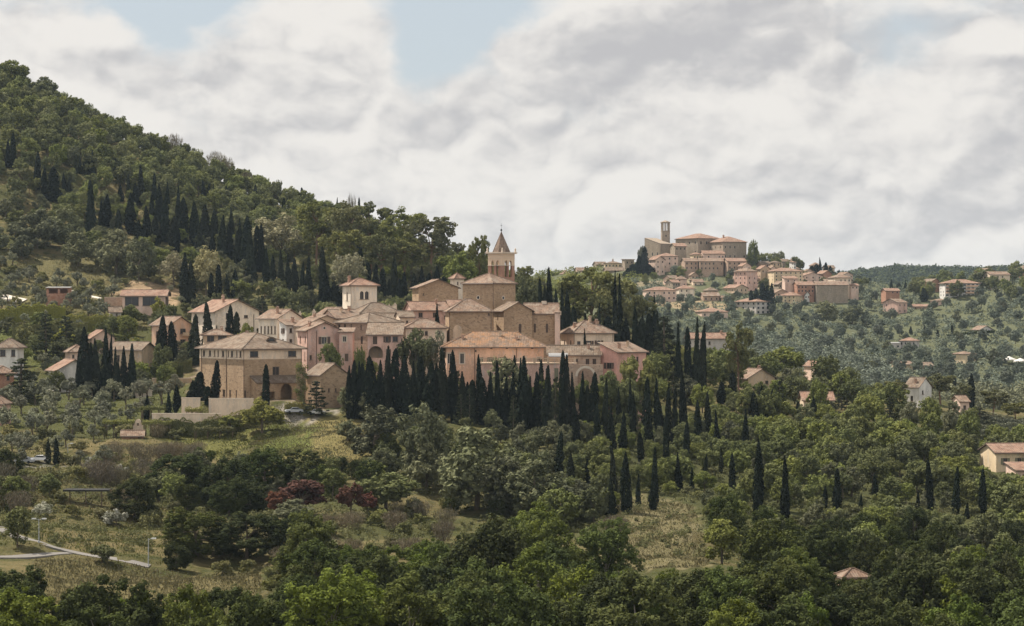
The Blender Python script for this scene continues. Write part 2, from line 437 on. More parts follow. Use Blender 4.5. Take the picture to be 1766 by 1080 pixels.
STY = {}
def vol(root, T, w, d, h, roof='hip', rise=2.5, wall='stone', tile='tile', over=.5, wins=(), pre='', far=False,
        chim=(), pipes=(), band=None, oculus=(), roof_on=True):
    """one block of a building: wall with real openings, roof, windows, chimneys; all parts of root"""
    holes = {f: [] for f in 'FRBL'}
    face = {'F': ((-w/2,-d/2,0),(1,0,0),w,(0,-1,0)), 'R': ((w/2,-d/2,0),(0,1,0),d,(1,0,0)),
            'B': ((w/2,d/2,0),(-1,0,0),w,(0,1,0)), 'L': ((-w/2,d/2,0),(0,-1,0),d,(-1,0,0))}
    todo = []
    for wn in wins:
        f, u, top, ww, wh = wn[:5]; st = wn[5] if len(wn) > 5 else 'plain'
        Wf = face[f][2]; x = u*Wf; z1 = h-top; z0 = z1-wh
        x0, x1 = max(.12, x-ww/2), min(Wf-.12, x+ww/2)
        if z0 < .1: z0 = .1
        if z1-z0 < .25 or x1-x0 < .2: continue
        if any(x0 < q[1]+.05 and x1 > q[0]-.05 and z0 < q[3] and z1 > q[2] for q in holes[f]): continue
        arch = 'round' if 'arch' in st else ('pointed' if 'pointed' in st else None)
        holes[f].append((x0, x1, z0, z1, arch)); todo.append((f, x0, x1, z0, z1, arch, st))
    mb = MB()
    for f in 'FRBL':
        P0, U, Wf, N = face[f]
        if band:     # lower part in another facing, upper storey proud of it
            zb = h-band[0]; lo = [q for q in holes[f] if q[3] <= zb]; hi = [(q[0],q[1],q[2]-zb,q[3]-zb,q[4]) for q in holes[f] if q[2] >= zb]
            wall_face(mb, P0, U, Wf, zb, N, lo)
            wall_face(mb, Vector(P0)+Vector((0,0,zb)), U, Wf, band[0], N, hi, mi=1)
        else: wall_face(mb, P0, U, Wf, h, N, holes[f])
        P = lambda x, z: Vector(P0)+Vector(U)*x+Vector((0,0,z))
        tri = (roof == 'gable_x' and f in 'LR') or (roof == 'gable_y' and f in 'FB')
        mi = 1 if band else 0
        if tri: mb.face([P(0,h), P(Wf,h), P(Wf/2,h+rise)], mi)
        if roof == 'shed':
            if f == 'R': mb.face([P(0,h), P(Wf,h), P(Wf,h+rise)], mi)
            if f == 'L': mb.face([P(0,h), P(Wf,h), P(0,h+rise)], mi)
            if f == 'B': mb.face([P(0,h), P(Wf,h), P(Wf,h+rise), P(0,h+rise)], mi)
    mats = [M[wall], M[band[1]]] if band else [M[wall]]
    parts = []
    wo = mb.build(pre+'wall', mats, root); parts.append(wo)
    ro = None
    if roof_on:
        rb = roof_mb(w, d, roof, rise, over, .18 if not far else .3, not far)
        for v in rb.v: pass
        rb.v = [(x, y, z+h) for x, y, z in rb.v]
        ro = rb.build(pre+'roof', [M[tile], M['wood']], root); parts.append(ro)
    for (f, x0, x1, z0, z1, arch, st) in todo:
        P0, U, Wf, N = map(lambda a: Vector(a) if isinstance(a, tuple) else a, face[f]); up = Vector((0,0,1))
        C = lambda x, z, q: P0+U*x+up*z-N*q
        if 'void' in st: continue
        xm, zm, hw, hh = (x0+x1)/2, (z0+z1)/2, (x1-x0)/2, (z1-z0)/2
        if far:
            p = MB(); p.obox(C(xm,zm,.17), U*hw, N*.03, up*hh)
            parts.append(p.build('window', M['shutter'] if 'shut' in st else M['glass'], root)); continue
        if 'door' in st:
            p = MB(); p.obox(C(xm,zm,.15), U*hw, N*.04, up*hh); p.obox(C(xm,zm,.10), U*.03, N*.03, up*hh)
            parts.append(p.build('door', M['wood'], root)); continue
        if 'closed' in st:
            p = MB()
            for sg in (-1, 1):
                p.obox(C(xm+sg*hw/2,zm,.1), U*(hw/2-.015), N*.03, up*(hh-.02))
                n = max(3, int(hh*2/.18))
                for q in range(n): p.obox(C(xm+sg*hw/2, z0+(q+.5)*2*hh/n, .065), U*(hw/2-.06), N*.012, up*(hh/n*.55))
            parts.append(p.build('shutter', M['shutter_green' if 'green' in st else 'shutter'], root)); continue
        fr = MB(); b = .06
        if arch: zt = z1-(hw if arch == 'round' else hw*1.6)
        else:
            zt = z1; fr.obox(C(xm,z1-b,.13), U*hw, N*.04, up*b)
        fr.obox(C(x0+b,(z0+zt)/2,.13), U*b, N*.04, up*((zt-z0)/2-b)); fr.obox(C(x1-b,(z0+zt)/2,.13), U*b, N*.04, up*((zt-z0)/2-b))
        fr.obox(C(xm,z0+b,.13), U*hw, N*.04, up*b)
        fr.obox(C(xm,zm,.13), U*.03, N*.035, up*(hh-2*b))
        if 'sur' in st:
            for sg in (-1, 1): fr.obox(C(xm+sg*(hw+.11),zm,-.025), U*.10, N*.03, up*(hh+.01))
            fr.obox(C(xm,z1+.12,-.03), U*(hw+.22), N*.035, up*.11)
        fr.obox(C(xm,z0-.06,-.05), U*(hw+.14), N*.10, up*.055)
        wi = fr.build('window', M['trim' if 'sur' in st else 'frame'], root); parts.append(wi)
        p = MB(); p.obox(C(xm,zm,.185), U*hw, N*.012, up*hh); p.build('pane', M['glass'], wi)
        if 'open' in st:
            for sg in (-1, 1):
                s_ = MB(); s_.obox(C(xm+sg*(hw*1.5+.03),zm,-.055), U*(hw/2), N*.03, up*hh)
                parts.append(s_.build('shutter', M['shutter_green' if 'green' in st else 'shutter'], root))
    for f, u, top, r in oculus:
        P0, U, Wf, N = map(lambda a: Vector(a) if isinstance(a, tuple) else a, face[f]); up = Vector((0,0,1))
        c = P0+U*(u*Wf)+up*(h-top)
        ring = MB(); n = 14
        for q in range(n):
            a, b = 2*math.pi*q/n, 2*math.pi*(q+1)/n
            D_ = lambda t, rr, o_: c+(U*math.cos(t)+up*math.sin(t))*rr+N*o_
            ring.face([D_(a,r,.08), D_(a,r*1.45,.08), D_(b,r*1.45,.08), D_(b,r,.08)])
            ring.face([D_(a,r*1.45,.08), D_(a,r*1.45,0), D_(b,r*1.45,0), D_(b,r*1.45,.08)])
            ring.face([D_(a,r,.08), D_(b,r,.08), D_(b,r,.01), D_(a,r,.01)])
        wi = ring.build('round_window', M['trim'], root); parts.append(wi)
        pn = MB(); pn.face([c+(U*math.cos(2*math.pi*q/n)+up*math.sin(2*math.pi*q/n))*r+N*.02 for q in range(n)])
        pn.build('pane', M['glass'], wi)
    for i, (cx, cy, ch) in enumerate(chim):
        x, y = cx*w/2, cy*d/2
        if roof == 'hip': zr = rise*max(0, 1-max(0, max(abs(x)-max(0,(w-d)/2), abs(y)-max(0,(d-w)/2)))/(min(w,d)/2))
        elif roof == 'gable_x': zr = rise*(1-abs(cy))
        elif roof == 'gable_y': zr = rise*(1-abs(cx))
        else: zr = rise*(y/d+.5)
        c = MB(); z = h+zr; a = .32 if not far else .5
        c.box(x-a, x+a, y-a*.8, y+a*.8, z-.5, z+ch, 0); c.box(x-a-.1, x+a+.1, y-a*.8-.1, y+a*.8+.1, z+ch, z+ch+.14, 0)
        for sg in (-1, 1): c.box(x+sg*a*.75-.08, x+sg*a*.75+.08, y-a*.6, y+a*.6, z+ch+.14, z+ch+.42, 0)
        c.face([(x-a-.12,y-a,z+ch+.42),(x+a+.12,y-a,z+ch+.42),(x+a+.12,y,z+ch+.66),(x-a-.12,y,z+ch+.66)], 1)
        c.face([(x-a-.12,y,z+ch+.66),(x+a+.12,y,z+ch+.66),(x+a+.12,y+a,z+ch+.42),(x-a-.12,y+a,z+ch+.42)], 1)
        o = c.build('chimney', [M['brick_plain' if i % 2 == 0 else 'sand'], M[tile]], ro); parts.append((o, 1))
    for f, u in pipes:
        P0, U, Wf, N = map(lambda a: Vector(a) if isinstance(a, tuple) else a, face[f])
        p = MB(); c = P0+U*(u*Wf)+N*.1
        p.tube([c+Vector((0,0,.1)), c+Vector((0,0,h-.15)), c+N*.25+Vector((0,0,h+.02))], .07, 6)
        parts.append(p.build('drainpipe', M['copper'], root))
    if roof_on and not far and roof != 'none':
        o = over+.06; gs = []
        if roof in ('hip', 'gable_x', 'shed'):
            s = rise/(min(w, d)/2) if roof == 'hip' else (rise/(d/2) if roof == 'gable_x' else rise/d)
            z = h-over*s; gs.append([(-w/2-over, -d/2-o, z), (w/2+over, -d/2-o, z)])
        if roof in ('hip', 'gable_y'):
            s = rise/(min(w, d)/2) if roof == 'hip' else rise/(w/2)
            z = h-over*s
            for sg in (-1, 1): gs.append([(sg*(w/2+o), -d/2-over, z), (sg*(w/2+o), d/2+over, z)])
        for q in gs:
            g = MB(); g.tube(q, .085, 6); parts.append(g.build('gutter', M['copper'], root))
    if T is not None:
        for p in parts:
            if isinstance(p, tuple): continue      # chimneys ride on the roof
            p.matrix_local = T
    return wo, ro

FOOT = []      # building footprints (x, y, radius): no tree grows there
def frame_of(px0, pxc, px1, Y, theta, depth):
    s = K*Y; t = R(theta)
    if theta > 0.5:
        w = (px1-pxc)*s/math.cos(t); d = depth or (pxc-px0)*s/math.sin(t); cl = Vector((-w/2,-d/2,0)); cx = pxc
    elif theta < -0.5:
        w = (pxc-px0)*s/math.cos(t); d = depth or (px1-pxc)*s/math.sin(-t); cl = Vector((w/2,-d/2,0)); cx = pxc
    else:
        w = (px1-px0)*s; d = depth or w*.7; cl = Vector((-w/2,-d/2,0)); cx = px0; t = 0.0
    rot = Matrix.Rotation(t, 4, 'Z')
    c = Vector((wx(cx, Y), Y, 0)) - rot @ cl
    return w, d, t, c, rot

def grid(face, n, tops, ww, wh, st='plain', lo=.0, hi=1.0, skip=0.0, seed=0):
    r = random.Random(seed); out = []
    for tp in tops:
        for i in range(n):
            if r.random() < skip: continue
            s2 = st if not isinstance(st, (list, tuple)) else r.choice(st)
            out.append((face, lo+(hi-lo)*(i+.5)/n, tp, ww, wh, s2))
    return out

def house(label, px0, pxc, px1, Y, eave, theta=0, depth=None, cat='house', name='house', group=None, base=None, **kw):
    w, d, t, c, rot = frame_of(px0, pxc, px1, Y, theta, depth)
    zs = [gz(*(c + rot @ Vector((sx*w/2, sy*d/2, 0)))[:2]) for sx in (-1, 1) for sy in (-1, 1)]
    zb = min(zs)-.4; ze = wz(eave, Y)
    h = ze-zb
    if h < 2.0: print('LOW HOUSE', label, round(h, 1)); h = 2.0; zb = ze-2.0
    root = thing(name, label, cat, (c.x, c.y, zb), t, group)
    FOOT.append((c.x, c.y, math.hypot(w, d)/2*.85))
    vol(root, None, w, d, h, **kw)
    root['_w'] = w; root['_d'] = d; root['_h'] = h
    return root

def block(root, px0, pxc, px1, Y, eave, theta=0, depth=None, base=None, **kw):
    """a further volume of the same building"""
    w, d, t, c, rot = frame_of(px0, pxc, px1, Y, theta, depth)
    zb = min(gz(*(c + rot @ Vector((sx*w/2, sy*d/2, 0)))[:2]) for sx in (-1, 1) for sy in (-1, 1))-.4
    if base is not None: zb = wz(base, Y)
    ze = wz(eave, Y); h = max(ze-zb, 1.0)
    T = Matrix.Rotation(-root.rotation_euler.z, 4, 'Z') @ Matrix.Translation(Vector((c.x, c.y, zb))-Vector(root.location)) @ rot
    FOOT.append((c.x, c.y, math.hypot(w, d)/2*.8))
    wo, ro = vol(root, T, w, d, h, **kw)
    return T, w, d, h, wo, ro
def put(o, T): o.matrix_local = T; return o
# ------------------------------------------------------------------ the village
# big square stone house with a plastered top storey
w = [('L', .10,.75,1.1,1.5),('L',.24,.75,1.1,1.5),('L',.35,.75,.6,1.5),('L',.43,.75,.6,1.5),('L',.54,.75,1.1,1.5),('L',.66,.75,.6,1.5),('L',.74,.75,1.1,1.5),('L',.85,.75,.6,1.5),('L',.93,.75,.9,1.5),
     ('F',.18,.75,2.3,1.5),('F',.83,.75,2.3,1.5),('F',.55,4.6,1.9,3.0),
     ('L',.45,10.3,.7,1.9),('L',.56,10.3,1.2,1.9),('L',.70,10.3,.8,1.9),('L',.84,10.3,.6,1.9),('L',.62,7.6,.35,.6),('F',.03,10.3,.5,1.8)]
big = house('large square stone house with cream top storey and round dormer in its brown hip roof', 327,420,515,584,600.5,35,
      roof='hip', rise=3.4, wall='stone', tile='tile_brown', over=.9, wins=w, band=(2.75,'cream'), pipes=(('F',.0),('F',.985),('L',.62),('L',.05)), chim=((.15,.35,.6),))
W_, D_, H_ = big['_w'], big['_d'], big['_h']
mb = MB()  # eyebrow dormer in the right-hand roof slope
s = 3.4/(min(W_,D_)/2); zc = H_+.2+s*4.2
for q in range(10):
    a, b = math.pi*q/10, math.pi*(q+1)/10
    p = lambda t, r, y: (W_*0.0+1.3+r*math.cos(t)*1.5, -D_/2+4.2+y, zc-.25+r*math.sin(t))
    mb.face([p(a,.95,-1.1), p(b,.95,-1.1), p(b,.75,1.6), p(a,.75,1.6)]); mb.face([p(a,.95,-1.1), p(a,.6,-1.1), p(b,.6,-1.1), p(b,.95,-1.1)])
dm = mb.build('dormer', [M['tile_brown']], big)
mb = MB(); mb.face([(W_*0+1.3+.62*1.5*math.cos(math.pi*q/10), -D_/2+4.2-1.0, zc-.25+.62*math.sin(math.pi*q/10)) for q in range(11)]); mb.build('pane', M['glass'], dm)
# arched portico with a lean-to roof at its foot (right face)
mb = MB(); z0 = .6; ph = 4.6
px_ = -W_/2+W_*.12; wall_face(mb, (px_,-D_/2-3.2,z0), (1,0,0), W_*.84, ph, (0,-1,0), [(W_*.40,W_*.60,.2,4.3,'round'),(W_*.06,W_*.30,.3,2.4,None),(W_*.66,W_*.71,1.4,2.2,None),(W_*.75,W_*.80,1.4,2.2,None)], .5)
for x in (px_, px_+W_*.84): mb.face([(x,-D_/2-3.2,z0),(x,-D_/2,z0),(x,-D_/2,z0+ph+1.6),(x,-D_/2-3.2,z0+ph)])
mb.build('porch', M['stone'], big)
mb = MB(); mb.obox((px_+W_*.42, -D_/2-1.6, z0+ph+.85), (W_*.44,0,0), (0,1.9,.95), (0,0,.1)); mb.build('porch_roof', M['tile_brown'], big)

house('low rubble stone house with grey pitched roof below the pink house', 524,553,598,576,647,38, roof='gable_y', rise=2.6, wall='stone', tile='tile_brown', over=.35,
      wins=[('L',.35,2.6,.5,1.1),('F',.3,3.2,.5,.9),('F',.55,3.2,.5,.9),('L',.6,4.5,.5,.9)])
# pink gabled house with a lower wing
pk = house('pink gabled house with white framed windows above the leafy bush', 508,530,587,604,570,22, roof='gable_y', rise=1.9, wall='pink', tile='tile', over=.55,
      wins=[('F',.5,1.6,1.5,1.9,'sur open'),('L',.3,1.5,.9,1.4),('L',.8,1.5,.8,1.3),('L',.75,5.4,.6,2.0),('F',.1,6.2,.6,1.2)], pipes=(('F',.27),('F',.0)), oculus=(('F',.5,-.6,.28),), chim=((-.6,-.1,1.0),))
block(pk, 585,585,608,605,573,0,7, roof='shed', rise=.9, wall='pink', tile='tile', over=.4, wins=[('F',.4,1.0,1.0,1.5,'sur'),('F',.55,5.4,.9,1.9,'door')])
block(pk, 515,525,575,615,562,22, 9, roof='gable_y', rise=1.8, wall='cream', tile='tile', over=.5)
house('cream house with five tall slit windows and small chimney left of the pink house', 443,478,517,640,549,52, roof='gable_y', rise=2.2, wall='ivory', tile='tile', over=.6,
      wins=[('L',.14,2.1,.55,2.1),('L',.34,2.1,.55,2.1),('L',.52,2.1,.55,2.1),('L',.70,2.1,.55,2.1),('L',.88,2.1,.55,2.1),('F',.25,.6,.6,1.2,'arch'),('F',.6,3.5,.8,1.3)], chim=((-.5,-.35,1.5),))
house('narrow white house squeezed between the cream house and the pink house', 480,494,518,622,561,35, roof='shed', rise=1.2, wall='white', tile='tile', over=.5,
      wins=[('L',.5,.8,.9,1.3,'open'),('F',.3,.8,.8,1.2),('F',.75,.8,.8,1.2),('L',.5,3.6,.9,1.5,'door'),('F',.3,3.6,.8,1.3),('F',.7,3.6,.8,1.3)], chim=((.3,0,.9),))
# stone house cluster in the middle
sh = house('rough stone house with brown shutters, two storeys, right of the pink house', 574,634,690,618,556,46, roof='hip', rise=2.3, wall='stone_pink', tile='tile_brown', over=.5,
      wins=[('L',.12,.5,.8,.9),('L',.3,.5,.8,.9),('L',.2,4.2,.7,1.8,'closed'),('L',.8,.6,.5,1.3),('L',.82,3.6,.8,2.0,'closed'),('L',.5,.5,.5,1.3),('F',.42,.4,1.0,2.1,'closed'),('F',.85,.4,.7,1.2,'closed'),('L',.35,8.0,.9,2.0,'closed'),('L',.78,8.2,.9,2.0)])
th = house('low pink arcade house with dark arch under a lean-to roof', 634,634,692,603,577.5,0,9, roof='shed', rise=2.6, wall='pink', tile='tile_brown', over=.5,
      wins=[('F',.22,.4,1.1,2.0,'closed'),('F',.58,.4,.9,1.5,'open'),('F',.82,.4,1.4,1.4),('F',.24,2.8,3.6,3.0,'arch void'),('F',.62,3.6,1.2,2.0,'closed')])
mb = MB(); mb.box(-4.0,4.0,-1.2,-1.0,.3,th['_h']-2.4); mb.build('back_wall', M['sand'], th)
house('cream house with rusty tiled roof behind the bright green tree', 688,700,770,624,565,12, roof='hip', rise=2.1, wall='cream', tile='tile', over=.5,
      wins=[('F',.82,.9,.7,1.2),('F',.5,.9,.8,1.2),('F',.2,.9,.8,1.2),('L',.5,.9,.8,1.2)])
house('small cream house with single dark window tucked among the middle roofs', 684,690,714,634,547,14,7, roof='gable_x', rise=1.4, wall='cream', tile='tile_brown', over=.4, wins=[('F',.5,.9,.6,1.0)])
house('long low house with wide brown roof below the cream tower', 598,622,692,648,540,24, roof='hip', rise=2.6, wall='palepink', tile='tile_brown', over=.5, wins=grid('F',4,[.7],.8,.9))
house('house with pale orange roof and round dormer left of the long brown roof', 556,580,622,640,549,28,10, roof='gable_x', rise=2.2, wall='palepink', tile='tile', over=.5, wins=[('F',.3,.5,.9,1.2),('L',.5,.6,.7,1.0)], chim=((.5,-.2,.9),(-.2,-.3,.8)))
house('cream house with low gable right behind the pink gabled house', 520,534,590,628,556,24,10, roof='gable_y', rise=1.7, wall='sand', tile='tile', over=.5, wins=[('F',.5,.4,.7,.9)], chim=((-.3,.1,.8),))
house('half hidden house whose orange roof rises above the roof cluster', 545,566,608,655,546,30,9, roof='gable_y', rise=2.3, wall='sand', tile='tile', over=.5)
house('cottage with brown roof directly under the long brown roof', 640,650,690,638,551,12,6, roof='gable_x', rise=1.5, wall='sand', tile='tile_brown', over=.4, wins=[('F',.4,.5,.7,.9)])
house('cream tower house with pair of arched windows and orange pyramid roof', 588,605,649,690,491,24, roof='hip', rise=1.7, wall='ivory', tile='tile_red', over=.75,
      wins=[('F',.42,1.9,1.15,2.3,'arch'),('F',.61,1.9,1.15,2.3,'arch'),('L',.55,1.9,1.1,2.6,'pointed')], chim=((-.75,.2,1.5),), pipes=(('F',.0),))
house('stone barn with broad windowless gable beside the church', 709,722,790,694,496,16, roof='gable_y', rise=2.2, wall='stone', tile='tile', over=.6, wins=[('L',.5,1.4,.5,.8),('F',.12,1.6,.4,.7),('F',.52,5.2,1.4,.9,'arch')])
house('pinkish house with orange roof and two windows under the stone barn', 695,712,772,664,535,18, roof='gable_x', rise=2.2, wall='pink', tile='tile_red', over=.5, wins=[('F',.22,.7,1.2,1.3),('F',.62,.7,1.0,1.3),('F',.92,1.5,.5,.9),('L',.5,.8,.7,1.0)], chim=((.5,-.3,1.0),))
house('little cream turret with orange pyramid roof behind the stone barn', 776,785,800,705,479,30, roof='hip', rise=1.2, wall='ivory', tile='tile_red', over=.5, wins=[('F',.3,1.2,.5,.9)])
house('stone annex with orange roof between barn and church', 770,776,806,668,529,12,8, roof='gable_x', rise=1.7, wall='stone_pink', tile='tile_red', over=.4, wins=[('F',.4,.9,.6,1.0)])

# ------------------------------------------------------------------ church
cx, cy = wx(850, 645), 645
church = thing('church', 'brown stone church with octagonal drum, red tiled roofs and little round windows', 'church', (cx, cy, gz(cx, cy)-.5), 0)
block(church, 797,850,889,642,488,53, roof='hip', rise=2.5, wall='stone', tile='tile', over=.45, oculus=(('L',.52,3.9,.42),('F',.45,4.0,.42)), pipes=(('F',.0),))
T, w_, d_, h_, wo, ro = block(church, 772,775,848,626,536,8,9.5, roof='hip', rise=2.9, wall='stone', tile='tile', over=.55, wins=[('F',.93,.6,.5,.7)], pipes=(('F',.0),('F',.985)))
mb = MB()   # blind plastered niche
n = 8; pts = [(-4.55,0),(-2.3,0),(-2.3,5.2)] + [(-3.42+1.12*math.cos(math.pi*q/n), 5.2+1.3*math.sin(math.pi*q/n)) for q in range(1,n)] + [(-4.55,5.2)]
mb.face([(x,-d_/2-.03,z+h_-10.2) for x, z in pts]); put(mb.build('niche', M['sand'], church), T)
block(church, 851,869,918,630,536,18,9.0, roof='gable_y', rise=2.1, wall='stone', tile='tile_brown', over=.5, wins=[('F',.57,3.4,.75,2.7,'arch closed'),('L',.4,1.2,.6,.8),('F',.70,9.0,1.3,1.5,'arch')])
block(church, 905,905,963,633,541,0,9.0, roof='gable_x', rise=2.6, wall='stone', tile='tile', over=.35, wins=[('F',.30,2.6,.6,2.4,'arch closed'),('F',.66,2.6,.6,2.4,'arch closed')])
block(church, 957,957,966,631.5,540,0,10.5, roof='shed', rise=1.4, wall='palepink', tile='tile', over=.1)
mb = MB()   # stepped gable coping on the right end
x0 = wx(962,633)-cx
for q, (dz, dy) in enumerate(((0,0),(.9,1.3),(1.8,2.6),(2.7,3.9))):
    mb.box(x0-1.3*q-.2, x0-1.3*q+1.0, -8.0+.003*q, 1.0-.004*q, wz(541,633)-church.location.z+dz-.4+.002*q, wz(541,633)-church.location.z+dz+.65)
mb.build('gable_coping', M['trim'], church)

# ------------------------------------------------------------------ bell tower
Yc = 662; th_ = 49
w, d, t, c, rot = frame_of(841.5, 866, 887.5, Yc, th_, None); w = d = (w+d)/2
zb = gz(c.x, c.y)-1; zt = wz(437, Yc); h = zt-zb
bell = thing('bell_tower', 'square bell tower in brick and cream with pointed belfry arches and a tall spire', 'bell tower', (c.x, c.y, zb), t)
zs = h-wz(437,Yc)+wz(457.5,Yc)   # brick below, plaster above
def bell_face(mb, P0, U, N):
    a0 = h-(wz(437,Yc)-wz(449,Yc)); hs = []
    for u in (.33, .67): hs.append((w*u-.62, w*u+.62, a0-4.6, a0, 'pointed'))
    wall_face(mb, P0, U, w, h, N, hs, .55)
mb = MB()
for P0, U, N in (((-w/2,-w/2,0),(1,0,0),(0,-1,0)),((w/2,-w/2,0),(0,1,0),(1,0,0)),((w/2,w/2,0),(-1,0,0),(0,1,0)),((-w/2,w/2,0),(0,-1,0),(-1,0,0))): bell_face(mb, P0, U, N)
mb.face([(-w/2,-w/2,h-10),(w/2,-w/2,h-10),(w/2,w/2,h-10),(-w/2,w/2,h-10)])
m_, t_, o_ = base_mat('bell_tower_wall'); oc = t_.add('ShaderNodeTexCoord').outputs['Object']
sp = t_.add('ShaderNodeSeparateXYZ'); t_.l.new(oc, sp.inputs[0])
nb = t_.noise(oc, 2.5, 4, .6)
brk = t_.mix(nb, (.27,.14,.10), (.40,.24,.17)); pla = t_.mix(nb, (.56,.42,.30), (.68,.52,.38))
finish(m_, t_, o_, t_.mix(t_.math('GREATER_THAN', sp.outputs[2], zs), brk, pla), .9, .1, nb, .4, .05)
mb.build('wall', m_, bell)
mb = MB()
for z, e, q in ((zs,.09,.16),(h-1.25,.08,.12),(h-.55,.1,.10),(h,.42,.22),(h+.22,.62,.22)):
    mb.box(-w/2-e, w/2+e, -w/2-e, w/2+e, z-q/2, z+q/2)
mb.build('cornice', M['trim'], bell)
mb = MB(); zc0 = h-(wz(437,Yc)-wz(449,Yc))-4.6
for sx, sy in ((0,-1),(1,0),(0,1),(-1,0)): mb.tube([(sx*(w/2-.3), sy*(w/2-.3), zc0), (sx*(w/2-.3), sy*(w/2-.3), zc0+3.2)], .17, 10)
mb.build('colonnette', M['white_paint'], bell)
mb = MB(); hs = wz(398,Yc)-wz(434,Yc); n = 8; z = h+.33
ring = [(math.cos(2*math.pi*(q+.5)/n)*w*.5, math.sin(2*math.pi*(q+.5)/n)*w*.5) for q in range(n)]
for q in range(n):
    a, b = ring[q], ring[(q+1) % n]; L = math.hypot(a[0]-b[0], a[1]-b[1])
    mb.face([(*a, z), (*b, z), (0,0,z+hs)], 0, [(0,0),(L,0),(L/2,hs)])
    mb.tube([(*a, z), (0,0,z+hs)], .07, 5)
mb.build('spire', M['spire'], bell)
mb = MB()
for sx in (-1,1):
    for sy in (-1,1):
        mb.lathe([(.28,0),(.30,.35),(.16,.5),(.26,.75),(.20,1.0),(0,1.35)], (sx*(w/2+.15), sy*(w/2+.15), h+.3), 8)
mb.build('pinnacle', M['trim'], bell)
mb = MB(); z = h+.3+hs
mb.lathe([(.05,0),(.08,.15),(.24,.3),(.28,.5),(.2,.7),(.05,.8),(.03,1.0)], (0,0,z), 10); mb.tube([(0,0,z+.8),(0,0,z+2.3)], .035, 6)
mb.box(-.42,.42,-.03,.03,z+1.72,z+1.8); mb.build('cross', M['iron'], bell)
mb = MB(); mb.lathe([(.62,0),(.56,.12),(.40,.5),(.30,.85),(.16,1.0),(0,1.02)], (0,0,zc0+1.3), 14); mb.build('bell', M['copper'], bell)

# ------------------------------------------------------------------ peach palazzo with its terrace
pal = house('large peach palazzo with wide tiled hip roof spotted by orange lichen', 767,770,938,594,595.5,3,13.5, roof='hip', rise=3.2, wall='peach', tile='tile_rust', over=1.3,
      wins=[('F',.03,2.0,1.0,2.6,'sur'),('F',.16,2.0,1.1,2.6,'sur'),('F',.30,1.2,.4,.4),('F',.36,3.0,.9,1.6,'closed green'),('F',.45,3.0,1.5,1.6,'closed green'),('F',.57,3.0,1.2,1.6,'closed green'),('F',.80,3.0,.9,1.5,'sur'),('F',.95,3.0,.9,1.5,'sur'),
            ('F',.46,.5,.4,.35),('F',.62,.5,.4,.35),('F',.88,.5,.4,.35),('F',.08,7.0,1.1,2.0,'closed'),('F',.5,6.4,1.0,2.0)],
      chim=((-.66,-.55,.7),(.12,-.35,.8),(.45,-.6,.6)), pipes=(('F',.72),('F',.29)))
block(pal, 772,772,812,590,604,0,8, roof='shed', rise=.5, wall='peach', tile='tile_rust', over=.15, roof_on=False, wins=[('F',.2,1.5,1.1,2.4,'sur'),('F',.75,1.5,1.1,2.4,'sur')]) if False else None
# pink terrace building with balustrade, arched windows
tr = house('pink terrace block with stone balustrade and arched dark windows below the palazzo', 826,826,993,583,628,0,10, name='terrace_building', cat='terrace block', roof='shed', rise=.02, roof_on=False, wall='pink',
      wins=[('F',.20,1.0,1.0,2.6,'closed'),('F',.64,.9,1.0,3.0,'arch'),('F',.71,.9,1.0,3.0,'arch'),('F',.80,1.0,1.0,3.2,'closed green'),('F',.93,1.0,.7,2.4,'closed')])
W_, D_, H_ = tr['_w'], tr['_d'], tr['_h']
mb = MB(); mb.box(-W_/2-.2,W_/2+.2,-D_/2-.25,D_/2,H_,H_+.3); mb.build('terrace_floor', M['sand'], tr)
mb = MB(); z = H_+.3
mb.box(-W_/2-.1,W_/2+.1,-D_/2-.15,-D_/2+.15,z+.95,z+1.1)
x = -W_/2+.2
while x < W_/2:
    mb.lathe([(.09,0),(.09,.12),(.05,.2),(.11,.45),(.05,.75),(.08,.95)], (x,-D_/2,z), 6); x += .42
for q in range(8): xx = -W_/2+.2+q*(W_-.4)/7; mb.box(xx-.22,xx+.22,-D_/2-.21,-D_/2+.21,z,z+1.25)
mb.build('balustrade', M['sand'], tr)
mb = MB()
for q in range(9):       # curved awning on the terrace
    a, b = math.pi*q/9*.5, math.pi*(q+1)/9*.5
    p = lambda t, x: (x, -D_/2+1.0+3.2*(1-math.cos(t)), z+1.35+.95*math.sin(t))
    mb.face([p(a,W_*.22),p(a,W_*.42),p(b,W_*.42),p(b,W_*.22)])
for x in (W_*.22,W_*.42): mb.tube([(x,-D_/2+1.0,z),(x,-D_/2+1.0,z+1.3)], .05, 6)
mb.build('awning', M['metal_roof'], tr)
gt = house('stone gateway building with big arch and long grey brown roof beside the terrace', 945,945,1036,590,612,0,7, roof='gable_x', rise=2.1, wall='stone_pink', tile='tile_brown', over=.4, name='gate_house',
      wins=[('F',.75,1.0,.9,1.5,'closed'),('F',.88,1.0,.9,1.5,'closed'),('F',.35,1.0,.8,1.2),('F',.55,1.0,.5,.7)], chim=((.55,-.35,.9),))
mb = MB(); yg = wx(1010,582)-gt.location.x; zg = wz(629,582)-gt.location.z
wall_face(mb, (yg-4.2,582-gt.location.y,0), (1,0,0), 8.4, zg, (0,-1,0), [(2.3,6.1,zg-4.8,zg-.9,'round')], .8)
mb.face([(yg-4.2,582-gt.location.y+.9,zg),(yg-4.2,582-gt.location.y,zg),(yg+4.2,582-gt.location.y,zg),(yg+4.2,582-gt.location.y+.9,zg)])
mb.build('archway', M['stone_pink'], gt)
mb = MB()
